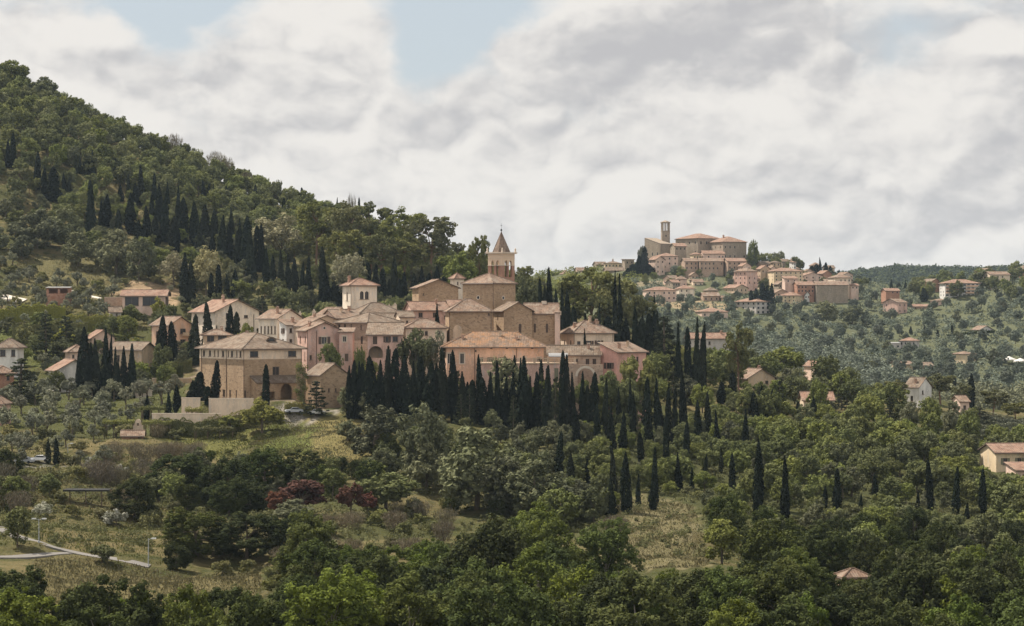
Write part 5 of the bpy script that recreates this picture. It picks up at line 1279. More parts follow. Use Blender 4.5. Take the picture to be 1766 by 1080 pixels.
# ------------------------------------------------------------------ woods: region, spacing, mix of kinds, heights, label
def blocked(x, Y, h, w):
    px = pxs(x, Y); hw = w/(K*Y)/2*.8; top = 540-(gz(x, Y)+h-H0)/(K*Y)
    return any(px+hw > a and px-hw < b and Y < d and top < e for a, b, d, e in VIS)
def wood(poly, gap, mix, hr, where, seed, whole=False, avoid=(), limit=9999, clear=.9, wf=None):
    r = random.Random(seed)
    for x, y in scatter(poly, gap, seed, limit, avoid, clear):
        k = r.choices([m[0] for m in mix], [m[1] for m in mix])[0]
        h = r.uniform(*hr)*(.8 if k == 'holm_oak_tree' else 1)*(.55 if k in ('olive_tree', 'bare_bush') else 1)*(.38 if 'shrub' in k else 1)
        while h > 3 and blocked(x, y, h, h*.85): h -= 1.0
        if h <= 3 and k not in ('shrub', 'bare_bush', 'olive_tree', 'broom_shrub', 'blossom_shrub'): k = 'shrub'; h = 2.0
        if blocked(x, y, h, h*.85): continue
        nm = {'oak_tree': 'leafy green oak', 'maple_tree': 'pale green maple', 'hornbeam_tree': 'olive green hornbeam', 'bushy_tree': 'grey green bushy tree', 'holm_oak_tree': 'grey green holm oak', 'pine_tree': 'dark green pine', 'olive_tree': 'silvery olive tree', 'shrub': 'low green shrub', 'bare_bush': 'brown leafless bush',
              'dark_oak_tree': 'dark leafy oak', 'ash_tree': 'light green ash', 'garden_tree': 'yellow green garden tree', 'cedar_tree': 'dark conifer', 'cypress_tree': 'dark cypress', 'broom_shrub': 'yellow flowering broom', 'blossom_shrub': 'white flowering shrub'}[k]
        tree(k, x, y, h, wf*h if wf else None, label=nm+' '+where, group=nm+'s '+where, whole=whole)
wood([(-80,965),(200,945),(420,945),(560,965),(690,1085),(300,1128),(-80,1135)], 7.6, [('hornbeam_tree',8),('maple_tree',2.5),('holm_oak_tree',.5)], (9,12), 'in the wood on the upper left hill', 1, limit=295)
wood([(-80,870),(120,868),(330,845),(470,800),(620,780),(800,770),(920,790),(960,860),(860,990),(690,1070),(560,960),(420,940),(200,940),(-80,960)], 8.6, [('maple_tree',1.8),('holm_oak_tree',4.2),('pine_tree',1.5)], (8,11), 'among the cypresses of the hill wood', 2, limit=190)
wood([(600,845),(860,800),(960,850),(800,1000),(640,960)], 9, [('pine_tree',3),('oak_tree',1)], (9,12), 'on the hilltop behind the bell tower', 3, limit=26)
wood([(-60,765),(180,775),(200,840),(-60,868)], 5.6, [('olive_tree',6),('shrub',2)], (7,10), 'on the dry terraces of the left hill', 4, limit=95)
wood([(-60,700),(70,700),(200,735),(300,735),(300,800),(120,790),(-60,770)], 7.0, [('oak_tree',2),('olive_tree',3),('shrub',3),('garden_tree',1),('broom_shrub',.5)], (6,9), 'in the gardens above the left houses', 5, limit=60)
wood([(-60,575),(230,580),(320,625),(240,650),(100,652),(-60,650)], 6.3, [('olive_tree',1)], (8,10.5), 'in the orchard left of the big stone house', 6, limit=80)
wood([(-60,500),(190,505),(230,570),(-60,572)], 6.0, [('olive_tree',5),('shrub',3)], (7,10), 'in the lower orchard by the car park', 7, limit=70)
wood([(150,512),(330,520),(360,548),(240,566)], 4.2, [('bare_bush',5),('shrub',2)], (5.5,7.5), 'in the dry brush above the slope', 8, limit=45)
wood([(560,388),(760,395),(775,440),(680,452),(560,430)], 4.2, [('bare_bush',4),('shrub',4)], (5.5,8), 'in the brown thicket of the middle slope', 9, limit=44)
wood([(40,425),(300,425),(320,470),(200,500),(-60,500),(-60,430)], 4.4, [('shrub',5),('bare_bush',1.5),('oak_tree',.8),('blossom_shrub',.4)], (6,9), 'on the rough slope above the lane', 10, limit=115)
wood([(300,440),(600,440),(900,450),(900,505),(640,515),(420,495),(300,500)], 7.0, [('dark_oak_tree',3),('oak_tree',2),('holm_oak_tree',3)], (6,8.5), 'on the shaded middle slope', 11, limit=70)
wood([(600,490),(960,460),(1010,530),(900,530),(640,520)], 7.0, [('holm_oak_tree',5),('oak_tree',2)], (6,8), 'below the village cypress row', 12, limit=50)
CLEAR = [(1040,375),(1215,375),(1190,452),(1150,470),(1060,462)]
wood([(960,440),(1250,425),(1500,418),(1800,405),(1800,585),(1640,590),(1450,600),(1280,612),(1120,585),(1000,560)], 5.8, [('oak_tree',4),('maple_tree',4.5),('holm_oak_tree',1.3)], (4.5,9.2), 'in the wood on the right slope', 13, avoid=[CLEAR], limit=480)
wood([(1130,615),(1280,618),(1500,610),(1580,650),(1400,720),(1200,735),(1140,690)], 8.5, [('oak_tree',6),('holm_oak_tree',2),('cedar_tree',.5)], (8,11), 'on the ridge right of the village', 14, limit=70)
wood([(1215,375),(1800,300),(1800,405),(1500,418),(1250,425)], 7.5, [('holm_oak_tree',1.2),('dark_oak_tree',4),('oak_tree',.6)], (7,9), 'on the lower right slope', 15, limit=75)
wood([(960,560),(1120,585),(1180,620),(1130,640),(1000,590)], 5.5, [('oak_tree',3),('shrub',2),('garden_tree',1)], (5,8), 'in the gardens below the coral house', 16, limit=30)
wood([(600,560),(960,566),(960,582),(610,590)], 4.5, [('holm_oak_tree',3),('cedar_tree',3),('oak_tree',1)], (6,9), 'under the palazzo walls', 17, limit=34)
wood([(1040,385),(1200,385),(1180,440),(1075,450)], 5, [('shrub',4),('bare_bush',1)], (4,7), 'on the grassy clearing', 18, limit=30)
wood([(60,335),(560,335),(700,370),(560,390),(250,362)], 6, [('shrub',4),('bare_bush',2)], (4,7), 'around the brown field', 19, limit=40)
wood([(210,640),(320,650),(330,700),(200,735),(60,690),(90,655)], 6.5, [('oak_tree',2),('olive_tree',3),('shrub',2),('holm_oak_tree',1)], (5,8), 'between the left houses', 20, limit=45)
wood([(380,505),(600,505),(590,560),(420,565)], 8, [('shrub',3),('olive_tree',1)], (4,6), 'on the yellow meadow', 21, limit=16)
wood([(1090,690),(1180,660),(1230,740),(1120,760)], 8, [('oak_tree',4),('garden_tree',1)], (8,11), 'on the bright ridge below the far town', 22, limit=24)
wood([(440,700),(560,712),(800,715),(930,735),(800,780),(470,810),(330,815),(330,790)], 6.2, [('holm_oak_tree',3),('cedar_tree',2),('hornbeam_tree',2)], (7,11), 'in the dark belt right behind the village roofs', 23, limit=80)
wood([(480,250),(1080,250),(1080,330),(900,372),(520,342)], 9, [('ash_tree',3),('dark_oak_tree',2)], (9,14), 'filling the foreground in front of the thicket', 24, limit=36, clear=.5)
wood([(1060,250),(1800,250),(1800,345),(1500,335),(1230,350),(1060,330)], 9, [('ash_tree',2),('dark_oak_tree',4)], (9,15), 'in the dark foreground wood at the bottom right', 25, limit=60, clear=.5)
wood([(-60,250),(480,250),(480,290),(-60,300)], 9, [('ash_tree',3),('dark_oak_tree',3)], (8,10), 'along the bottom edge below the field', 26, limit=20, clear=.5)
wood([(-60,800),(330,800),(330,870),(-60,880)], 6.0, [('shrub',4),('olive_tree',1)], (5,8), 'on the rough bank of the left hill', 27, limit=50)
wood([(600,512),(1000,518),(1005,553),(610,550)], 4.4, [('shrub',3),('holm_oak_tree',3),('oak_tree',1)], (4.5,6.5), 'at the foot of the village cypresses', 28, limit=48)
# woods and groves of the far slopes
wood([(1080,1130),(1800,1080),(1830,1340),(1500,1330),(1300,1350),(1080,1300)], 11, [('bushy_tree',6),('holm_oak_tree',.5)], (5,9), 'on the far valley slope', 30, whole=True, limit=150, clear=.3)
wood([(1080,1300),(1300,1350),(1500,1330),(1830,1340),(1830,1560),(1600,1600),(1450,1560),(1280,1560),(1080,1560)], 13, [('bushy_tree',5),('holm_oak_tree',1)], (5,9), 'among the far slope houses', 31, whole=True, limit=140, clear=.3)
wood([(1080,1620),(1240,1600),(1480,1600),(1500,1700),(1400,1740),(1280,1730),(1120,1680)], 12, [('hornbeam_tree',4),('bushy_tree',3)], (6,9), 'on the slope of the far hill town', 32, limit=50, clear=.2)
wood([(1285,1690),(1375,1700),(1380,1750),(1300,1750)], 9, [('hornbeam_tree',1)], (8,11), 'on top of the far hill right of the palaces', 33, limit=22, clear=.2)
wood([(1560,1600),(1830,1480),(1830,1720),(1600,1740)], 12, [('hornbeam_tree',1)], (9,12), 'around the houses of the far right skyline', 34, limit=46, clear=.2)
cyps([(1110,425,470,16),(1102,440,470,18),(1118,455,478,22),(1092,455,475,20),(1083,462,478,18)], 'in the dark clump left of the far church', Y=1668)
cyps([(1415,443,478,6),(1424,452,478,8),(1432,458,478,9),(1408,455,478,12),(1400,458,478,12),(1447,465,482,7)], 'on the skyline right of the far town', Y=1730)
cyps([(1322,492,522,16),(1314,487,522,16),(1303,497,522,14),(1330,488,522,14),(1296,500,524,12)], 'in the dark clump above the grey condominium', Y=1520)
cyps([(1537,481,500,5),(1561,482,502,5),(1550,488,502,9),(1500,478,490,6),(1487,480,490,8),(1571,562,578,6),(1617,568,585,6),(1594,560,580,5),(1642,560,578,5),(1593,496,522,14)], 'scattered over the far right slope', y0=1080)
T_('oak_tree',1299,412,440,20,'dark round tree at the corner of the far palace',Y=1690)
T_('holm_oak_tree',1105,422,452,18,'tall dark tree left of the far church, above the fir clump',Y=1700)
for q in ((1715,600,635,28,'dark round tree right of the tall ochre farmhouse'),(1502,622,648,26,'round bluish tree left of the low yellow farmhouse'),(1690,466,500,40,'dark spreading trees above the large condominium'),(1425,520,560,44,'dark clump of trees below the far barn'),(1470,525,560,40,'second dark clump below the far barn')):
    T_('holm_oak_tree', q[0], q[1], q[2], q[3], q[4], y0=1080)

# masses too distant to count
def mass(name, poly, n, size, hr, mat, label, seed, cat=None, lift=.3):
    r = np.random.default_rng(seed); xs = [p[0] for p in poly]; ys = [p[1] for p in poly]; P = []; Rd = []
    while len(P) < n:
        px, Y = r.uniform(min(xs), max(xs)), r.uniform(min(ys), max(ys))
        if inside(poly, px, Y):
            x = wx(px, Y)
            if any(abs(x-a) < rr*1.2 and -rr*3.2 < Y-b < rr*1.3 for a, b, rr in FOOT if abs(b-Y) < 80): continue
            h = r.uniform(*hr); P.append((x, Y, gz(x, Y)+h*lift)); Rd.append(h*.55)
    o = link(name, leaf_mesh(name, *clumps_to_leaves(np.array(P), np.array(Rd), 46, size, .85, .7, seed), mat))
    o['kind'] = 'stuff'; tag(o, label, cat or 'woodland')
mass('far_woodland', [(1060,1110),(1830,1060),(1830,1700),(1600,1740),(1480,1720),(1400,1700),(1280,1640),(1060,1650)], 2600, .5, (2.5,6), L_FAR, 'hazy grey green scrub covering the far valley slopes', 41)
mass('valley_wood', [(1560,1010),(1830,990),(1830,1085),(1600,1095)], 420, .7, (6,12), L_HOLM, 'grey blue wood filling the valley at the right', 42)
mass('slope_scrub', [(880,1500),(1060,1500),(1120,1700),(1000,1745),(880,1745)], 300, .6, (3,7), L_OAK, 'scrub on the far shoulder left of the hill town', 43)
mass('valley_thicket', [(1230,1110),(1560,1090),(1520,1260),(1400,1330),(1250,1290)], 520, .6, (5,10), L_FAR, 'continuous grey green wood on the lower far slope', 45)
mass('ridge_forest', [(1380,3300),(1950,3300),(1950,4050),(1380,4050)], 2600, 2.2, (9,17), L_DARK, 'blue hazy forest on the farthest ridge', 44)
# ------------------------------------------------------------------ ground sheet
def ground():
    X = (GP[None, :]-883)*K*yeff(GY)[:, None]; Y = np.repeat(GY[:, None], len(GP), 1)
    V = np.stack([X, Y, GZ], 2).reshape(-1, 3); nr, nc = X.shape
    i = np.arange(nr*nc).reshape(nr, nc)
    F = np.stack([i[:-1, :-1], i[:-1, 1:], i[1:, 1:], i[1:, :-1]], 2).reshape(-1, 4)
    me = bpy.data.meshes.new('ground'); me.vertices.add(len(V)); me.vertices.foreach_set('co', V.ravel())
    me.loops.add(F.size); me.loops.foreach_set('vertex_index', F.ravel().astype(np.int32))
    me.polygons.add(len(F)); me.polygons.foreach_set('loop_start', (np.arange(len(F))*4).astype(np.int32))
    me.polygons.foreach_set('use_smooth', np.ones(len(F), dtype=bool))
    # what grows or lies where: grass, ploughland, gravel, bare earth
    PX = np.repeat(GP[None, :], nr, 0).ravel(); YY = Y.ravel()
    col = np.zeros((len(V), 4)); col[:, 3] = 0
    def patch(poly, c, soft=1.0):
        xs = np.array([p[0] for p in poly], float); ys = np.array([p[1] for p in poly], float)
        # distance-free soft mask: point in polygon on a jittered sample
        jx = RNG.normal(size=len(V))*10; jy = RNG.normal(size=len(V))*3.0
        px, py = PX+jx, YY+jy; ins = np.zeros(len(V), bool); n = len(poly)
        for a in range(n):
            b = (a+1) % n; cond = (ys[a] > py) != (ys[b] > py)
            with np.errstate(divide='ignore', invalid='ignore'):
                xi = (xs[b]-xs[a])*(py-ys[a])/(ys[b]-ys[a]+1e-12)+xs[a]
            ins ^= cond & (px < xi)
        col[ins, :3] = c; col[ins, 3] = 1
    yl = hit(512, 724, 400.)
    yf = hit(1190, 528, 1200.); yg = hit(1740, 693, 1000.)
    patch([(700,1040),(2400,1010),(2400,1830),(700,1830)], (.115,.122,.072))  # far slopes greyed green, valley haze put into the ground colour
    patch([(960,425),(1800,405),(1800,600),(1280,620),(960,565)], (.062,.066,.028))
    for poly, c in [([(472,yl-9),(520,yl-6),(572,yl-2),(572,yl+5),(510,yl+4),(472,yl-1)],(.30,.265,.225)),([(-200,560),(330,560),(330,650),(-200,655)],(.08,.085,.034)),([(60,326),(450,326),(450,372),(60,366)],(.15,.125,.06)),([(-100,372),(90,380),(60,400),(-100,398)],(.12,.11,.05)),
                    ([(430,496),(650,500),(650,560),(520,572),(430,560)],(.20,.165,.07)),([(440,520),(540,520),(540,566),(440,566)],(.12,.135,.04)),([(300,530),(430,520),(430,560),(300,560)],(.15,.145,.05)),
                    ([(1035,366),(1225,366),(1195,455),(1140,470),(1055,466)],(.17,.145,.078)),([(20,795),(210,805),(205,872),(120,880),(30,872)],(.16,.14,.068)),([(200,812),(305,812),(310,850),(215,858)],(.36,.25,.16)),
                    ([(330,575),(1110,575),(1110,690),(330,720)],(.22,.17,.12)),([(1130,yf-25),(1265,yf-25),(1255,yf+22),(1120,yf+25)],(.33,.25,.16)),([(1715,yg-16),(1850,yg-16),(1850,yg+22),(1715,yg+22)],(.34,.28,.12)),
                    ([(1080,1600),(1200,1610),(1200,1645),(1080,1640)],(.27,.22,.15)),([(-60,700),(200,700),(230,790),(-60,780)],(.11,.12,.04))]:
        patch(poly, c)
    yc = hit(60, 806, 400.); patch([(8,yc-3),(108,yc-3),(108,yc+4),(8,yc+4)], (.22,.205,.185))
    patch([(472,yl-9),(520,yl-6),(572,yl-2),(572,yl+5),(510,yl+4),(472,yl-1)], (.30,.265,.225))
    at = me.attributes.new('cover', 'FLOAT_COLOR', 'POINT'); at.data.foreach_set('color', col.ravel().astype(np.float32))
    m, t, out = base_mat('ground'); o = t.add('ShaderNodeTexCoord').outputs['Object']
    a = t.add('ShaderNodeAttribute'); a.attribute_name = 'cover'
    n1 = t.noise(o, .03, 6, .62); n2 = t.noise(o, .22, 6, .68); n3 = t.noise(o, 1.6, 4, .7)
    c = t.mix(t.ramp(n1, .42, .6), (.075,.075,.03), (.155,.125,.06))
    c = t.mix(t.ramp(n2, .45, .68), c, (.055,.06,.022)); c = t.mix(t.math('MULTIPLY', t.ramp(n2, .3, .15), .7), c, (.19,.14,.08))
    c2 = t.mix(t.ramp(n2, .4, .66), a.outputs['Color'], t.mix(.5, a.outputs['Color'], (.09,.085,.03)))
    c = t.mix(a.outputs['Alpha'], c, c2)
    c = t.mix(t.math('MULTIPLY', t.ramp(n3, .42, .72), .5), c, t.mix(.55, c, (.03,.03,.012)))
    finish(m, t, out, c, 1.0, .05, t.math('ADD', n3, n2), 1.0, .5)
    me.materials.append(m); me.update(calc_edges=True)
    g = link('ground', me); g['kind'] = 'structure'; return g
ground()

ROAD = []
def strip(name, pts, width, mat, lift=.06, kind='structure', y0=230.):
    P = [lay(px, py, y0) for px, py in pts]; Q = []
    for a, b in zip(P[:-1], P[1:]):
        n = max(1, int((b-a).xy.length/1.2))
        Q += [a+(b-a)*i/n for i in range(n)]
    Q.append(P[-1])
    for _ in range(6): Q = [Q[0]]+[(Q[i-1]+Q[i]*2+Q[i+1])/4 for i in range(1, len(Q)-1)]+[Q[-1]]
    mb = MB(); rows = []
    for i, q in enumerate(Q):
        d = (Q[min(i+1, len(Q)-1)]-Q[max(0, i-1)]); s = Vector((-d.y, d.x, 0)).normalized()
        zc = max(gz(q.x+s.x*u*width, q.y+s.y*u*width) for u in (-.5, -.25, 0, .25, .5))
        rows.append([(q.x+s.x*u*width, q.y+s.y*u*width, gz(q.x+s.x*u*width, q.y+s.y*u*width)+lift+.08) for u in (-.5, -.25, 0, .25, .5)]); ROAD.append((q.x, q.y, width*.5+.7))
    for _ in range(6): rows = [rows[0]]+[[(p[0], p[1], (rows[i-1][j][2]+2*p[2]+rows[i+1][j][2])/4) for j, p in enumerate(rows[i])] for i in range(1, len(rows)-1)]+[rows[-1]]
    for a, b in zip(rows[:-1], rows[1:]):
        for j in range(4): mb.face([a[j], a[j+1], b[j+1], b[j]])
        mb.face([a[0], b[0], (b[0][0],b[0][1],b[0][2]-.8), (a[0][0],a[0][1],a[0][2]-.8)]); mb.face([b[4], a[4], (a[4][0],a[4][1],a[4][2]-.8), (b[4][0],b[4][1],b[4][2]-.8)])
    o = mb.build(name, mat); o['kind'] = kind; return o
strip('road', [(-60,896),(0,914),(40,932),(75,945),(120,955),(165,963),(215,972),(258,979)], 3.0, M['asphalt'])
strip('road', [(-60,962),(0,964),(60,963),(120,958)], 1.8, M['asphalt'], .11)
strip('path', [(-20,503),(5,512),(22,520),(40,528)], 3.2, M['gravel'], .3)
strip('path', [(120,505),(150,515),(175,521),(212,528)], 1.6, M['gravel'], .3)
strip('path', [(170,673),(205,671),(240,672),(262,676)], 2.6, M['gravel'], .1)

# ------------------------------------------------------------------ garden walls, pergolas, hedges
def garden_wall(label, px0, px1, Y, top, bottom=None, thick=.5, mat='sand', dy=0.):
    x0, x1 = wx(px0, Y), wx(px1, Y); zt = wz(top, Y); zb = min(gz(x0, Y), gz(x1, Y), gz((x0+x1)/2, Y))-.8
    t = thing('garden_wall', label, 'wall', ((x0+x1)/2, Y, zb)); L = x1-x0
    mb = MB(); mb.box(-L/2, L/2, 0, thick, 0, zt-zb); mb.build('wall', M[mat], t)
    mb = MB(); mb.box(-L/2-.06, L/2+.06, -.08, thick+.08, zt-zb, zt-zb+.14); mb.build('coping', M['trim'], t)
    return t
garden_wall('long cream retaining wall in front of the big stone house', 360, 437, 566, 688, mat='cream')
garden_wall('cream wall block left of the long retaining wall', 313, 345, 566, 687, mat='cream')
garden_wall('lower cream garden wall between the slender cypresses', 262, 381, 557, 714, mat='cream')
garden_wall('pale cream parapet right behind the orchard cypresses', 203, 262, 640, 669, mat='ivory', thick=.3)
garden_wall('grey cream wall below the pale green hedge by the left houses', 262, 330, 655, 653, mat='sand')
garden_wall('dry stone wall beside the glazed pavilion', 180, 211, 806, 513, mat='stone_pink')
Y = 553; x = wx(238, Y); zb = gz(x, Y)-.5; h = wz(723, Y)-zb
t = thing('ornamental_wall', 'small cream wall with curved gable top between the vine pergolas', 'wall', (x, Y, zb))
prof = [(-1.15,0),(1.15,0),(1.15,h-1.5),(.85,h-1.4),(.7,h-.9),(.55,h-.35),(.3,h-.08),(0,h),(-.3,h-.08),(-.55,h-.35),(-.7,h-.9),(-.85,h-1.4),(-1.15,h-1.5)]
mb = MB(); mb.face([(a,0,b) for a, b in prof]); mb.face([(a,.4,b) for a, b in reversed(prof)])
for q in range(len(prof)):
    a, b = prof[q], prof[(q+1) % len(prof)]; mb.face([(a[0],.4,a[1]),(b[0],.4,b[1]),(b[0],0,b[1]),(a[0],0,a[1])])
mb.build('wall', M['cream'], t); mb = MB(); mb.box(-.2,.2,-.04,0,h-1.5,h-.9); mb.build('niche', M['wood'], t)

def leafbox(name, x0, x1, y0, y1, z0, z1, n, size, mat, parent, seed):
    r = np.random.default_rng(seed); P = np.stack([r.uniform(x0, x1, n), r.uniform(y0, y1, n), r.uniform(z0, z1, n)], 1); N = np.zeros((n, 3)); f = r.random(n)
    a = f < .45; P[a, 2] = z1; N[a, 2] = 1; b = (f >= .45) & (f < .85); P[b, 1] = y0; N[b, 1] = -1; c = f >= .85; s = r.random(n) < .5
    P[c & s, 0] = x0; N[c & s, 0] = -1; P[c & ~s, 0] = x1; N[c & ~s, 0] = 1
    wob = .18*np.sin(P[:, 0]*1.7+seed)+.12*np.sin(P[:, 0]*4.1)
    P += r.normal(size=(n, 3))*.12; P[:, 2] += wob*(P[:, 2]-z0)/max(z1-z0, .1)
    core = MB(); core.box(x0+.15, x1-.15, y0+.15, y1-.1, z0, z1-.2)
    return link(name, leaf_mesh(name, P, unit(N+.6*r.normal(size=(n, 3))), size*(.6+.8*r.random(n)), r.random(n), mat, .7, None, core, mat), parent)
def pergola(label, px0, px1, top, Y, mat=None, seed=0):
    x0, x1 = wx(px0, Y), wx(px1, Y); xm = (x0+x1)/2; zb = gz(xm, Y)-.4; h = max(2.4, wz(top, Y)-zb); L = x1-x0
    t = thing('pergola', label, 'pergola', (xm, Y, zb), 0, None); mb = MB(); n = max(3, int(L/2.2))
    for q in range(n+1):
        for y in (0, 2.4): mb.box(-L/2+q*L/n-.09, -L/2+q*L/n+.09, y-.09, y+.09, -.5, h-.3)
    for y in (0, 2.4): mb.box(-L/2-.2, L/2+.2, y-.07, y+.07, h-.3, h-.12)
    mb.build('frame', M['wood'], t); leafbox('vines', -L/2-.3, L/2+.3, -.5, 2.9, h-.55, h+.25, int(L*90), .16, mat or L_YEL, t, seed)
pergola('vine covered pergola left of the curved gable wall', 180, 227, 727, 552, None, 1)
pergola('vine covered pergola right of the curved gable wall', 249, 293, 728, 553, None, 2)
pergola('higher vine pergola at the foot of the orchard cypress', 244, 288, 703, 574, L_SHR, 3)
pergola('wooden pergola overgrown with roses above the meadow', 336, 401, 739, 549, L_SHR, 4)
pergola('short vine pergola against the cream retaining wall', 322, 346, 706, 561, None, 5)
house('low brick hut with tiled roof and ivy under the vine pergolas', 207, 210, 246, 545, 752, 6, 4, roof='gable_x', rise=1.0, wall='brick', tile='tile', over=.4, name='garden_hut', cat='hut', wins=[('F',.85,.3,.8,1.3,'door')])

def hedge(label, px0, px1, top, Y, mat, seed, depth=1.6, per=120, size=.15, group=None, Y1=None, name='hedge'):
    Y1 = Y1 or Y; x0, x1 = wx(px0, Y), wx(px1, Y1); a = Vector((x0, Y, 0)); b = Vector((x1, Y1, 0)); L = (b-a).length; c = (a+b)/2
    zb = gz(c.x, c.y); hh = max(1.2, wz(top, (Y+Y1)/2)-zb) if top else 1.8
    th = math.atan2(b.y-a.y, b.x-a.x); n = max(1, int(L/3.0)); t = thing(name, label, 'hedge' if name == 'hedge' else 'vine row', (c.x, c.y, zb), th, group)
    za, zz = gz(a.x, a.y)-zb, gz(b.x, b.y)-zb
    r = np.random.default_rng(seed); N_ = int(L*per); P = np.stack([r.uniform(-L/2, L/2, N_), r.uniform(0, depth, N_), r.uniform(0, hh, N_)], 1); Nn = np.zeros((N_, 3)); f = r.random(N_)
    q = f < .42; P[q, 2] = hh; Nn[q, 2] = 1; q = (f >= .42) & (f < .85); P[q, 1] = 0; Nn[q, 1] = -1; q = f >= .85; P[q, 1] = depth; Nn[q, 1] = 1
    P += r.normal(size=P.shape)*.1; P[:, 2] *= 1+.08*np.sin(P[:, 0]*1.3+seed)+.05*np.sin(P[:, 0]*3.7)
    base = np.array([gz(c.x+math.cos(th)*u-math.sin(th)*.8, c.y+math.sin(th)*u+math.cos(th)*.8)-zb for u in np.linspace(-L/2, L/2, 24)])
    P[:, 2] += np.interp(P[:, 0], np.linspace(-L/2, L/2, 24), base)
    core = MB()
    for k in range(23):
        u0, u1 = -L/2+k*L/23+.05, -L/2+(k+1)*L/23; core.box(u0, u1-.005, .15, depth-.15, min(base[k], base[k+1])-.5, min(base[k], base[k+1])+hh-.3)
    link('foliage', leaf_mesh('foliage', P, unit(Nn+.6*r.normal(size=P.shape)), size*(.6+.8*r.random(N_)), r.random(N_), mat, .7, None, core, mat), t)
    return t
hedge('dark clipped hedge block left of the big stone house', 258, 312, 630, 668, L_DARK, 1, 5.0, 260)
hedge('bright clipped hedge behind the dark hedge block', 300, 330, 622, 680, L_SHR, 2, 2.0)
hedge('long bright hedge below the gravel path on the left terraces', -20, 112, 528, 785, L_YEL, 3, 1.6, 150, .2)
hedge('bright hedge stepping down toward the garden hut', 112, 232, 545, 775, L_YEL, 4, 1.6, 150, .2, Y1=764)
hedge('low green hedge under the long bright one', 20, 150, 560, 752, L_SHR, 5, 1.4, 130, .2)
hedge('green hedge on top of the long retaining wall garden', 350, 440, 716, 556, L_SHR, 6, 1.4, 140)
hedge('leafy hedge at the foot of the lower cream garden wall', 258, 392, 727, 554.5, L_SHR, 9, 1.2, 170)
hedge('low green hedge beside the lane under the stone barn house', 490, 546, 700, 566, L_SHR, 7, 1.6, 140)
hedge('dark hedge line beside the white cottage on the far slope', 1634, 1716, 578, hit(1675,580,1080.), L_DARK, 8, 3.0, 60, .4)
for q in range(6):
    yq = hit(1690, (764,755,746,739,733,728)[q], 560, 900)
    hedge(['vine row nearest the yellow house','second vine row above the yellow house','third vine row from the yellow house','middle vine row, just below the round dark conifer','vine row right under the flat crowned pines','uppermost vine row on the right slope'][q], 1585+q*8, 1775, None, yq+5, L_OLIVE, 20+q, 1.3, 90, .2, 'vine rows on the right slope', Y1=yq-5, name='vine_row')
# ivy clad pillar of green between the big stone house and the barn house
Y = 579; x = wx(519, Y); zb = gz(x, Y); h = wz(628, Y)-zb; r = np.random.default_rng(3); n = 2600
t = thing('ivy_column', 'bright green ivy climbing a wall stub beside the big stone house', 'ivy', (x, Y, zb))
mb = MB(); mb.obox((0,.2,h*.45), (1.1,0,0), (0,.35,0), (0,0,h*.46)); mb.build('wall_stub', M['stone'], t)
C = np.stack([r.uniform(-1.2,1.2,60), r.uniform(-.5,.3,60), h*r.random(60)], 1); C[:, 0] += .5*(C[:, 2]/h-.4)
link('ivy', leaf_mesh('ivy', *clumps_to_leaves(C, np.full(60, .75), 44, .15, seed=4), L_OAK), t)

# ------------------------------------------------------------------ cars, lamps, carport
def car(label, px, py, rz, paint, Y=None):
    Y = Y or hit(px, py); x = wx(px, Y); t = thing('parked_car', label, 'car', (x, Y, gz(x, Y)+.14), rz, 'cars parked in the village')
    prof = [(-2.05,.35),(-2.1,.62),(-1.95,.86),(-1.1,.95),(-.55,1.38),(.75,1.42),(1.5,1.02),(2.0,.92),(2.08,.6),(2.0,.35)]
    mb = MB()
    for sg in (-1, 1):
        pts = [(a, sg*(.84 if b < 1.0 else .66), b) for a, b in prof]; mb.face(pts if sg < 0 else pts[::-1])
    for q in range(len(prof)):
        a, b = prof[q], prof[(q+1) % len(prof)]; wa, wb = [.84 if v[1] < 1.0 else .66 for v in (a, b)]
        mb.face([(a[0],wa,a[1]),(b[0],wb,b[1]),(b[0],-wb,b[1]),(a[0],-wa,a[1])])
    mb.build('body', M[paint], t)
    mb = MB()
    for sg in (-1, 1):
        q = [(-1.0,sg*.83,.99),(1.35,sg*.83,1.02),(.72,sg*.70,1.36),(-.5,sg*.70,1.33)]; mb.face(q if sg < 0 else q[::-1])
    mb.face([(-1.12,.7,.985),(-1.12,-.7,.985),(-.6,-.6,1.36),(-.6,.6,1.36)]); mb.face([(1.47,-.7,1.06),(1.47,.7,1.06),(.8,.6,1.42),(.8,-.6,1.42)])
    mb.build('windows', M['glass'], t)
    for sx in (-1.3, 1.3):
        for sg in (-1, 1):
            mb = MB(); mb.tube([(sx,sg*.88,.31),(sx,sg*.66,.31)], .31, 14); mb.build('wheel', M['rubber'], t)
    for sg in (-1, 1):
        mb = MB(); mb.box(-2.12,-2.02,sg*.62-.16,sg*.62+.16,.62,.76); mb.build('headlight', M['lamp_glass'], t)
car('white car parked at the left car park, nearer the pair of cypresses', 68, 803, .1, 'white_paint')
car('silver car parked at the far left of the left car park', 42, 806, -.2, 'car_grey')
car('grey car on the lane below the big stone house', 507, 725, .35, 'car_grey')
car('white car parked on the lane nearer the cypress row', 545, 719, .2, 'white_paint')
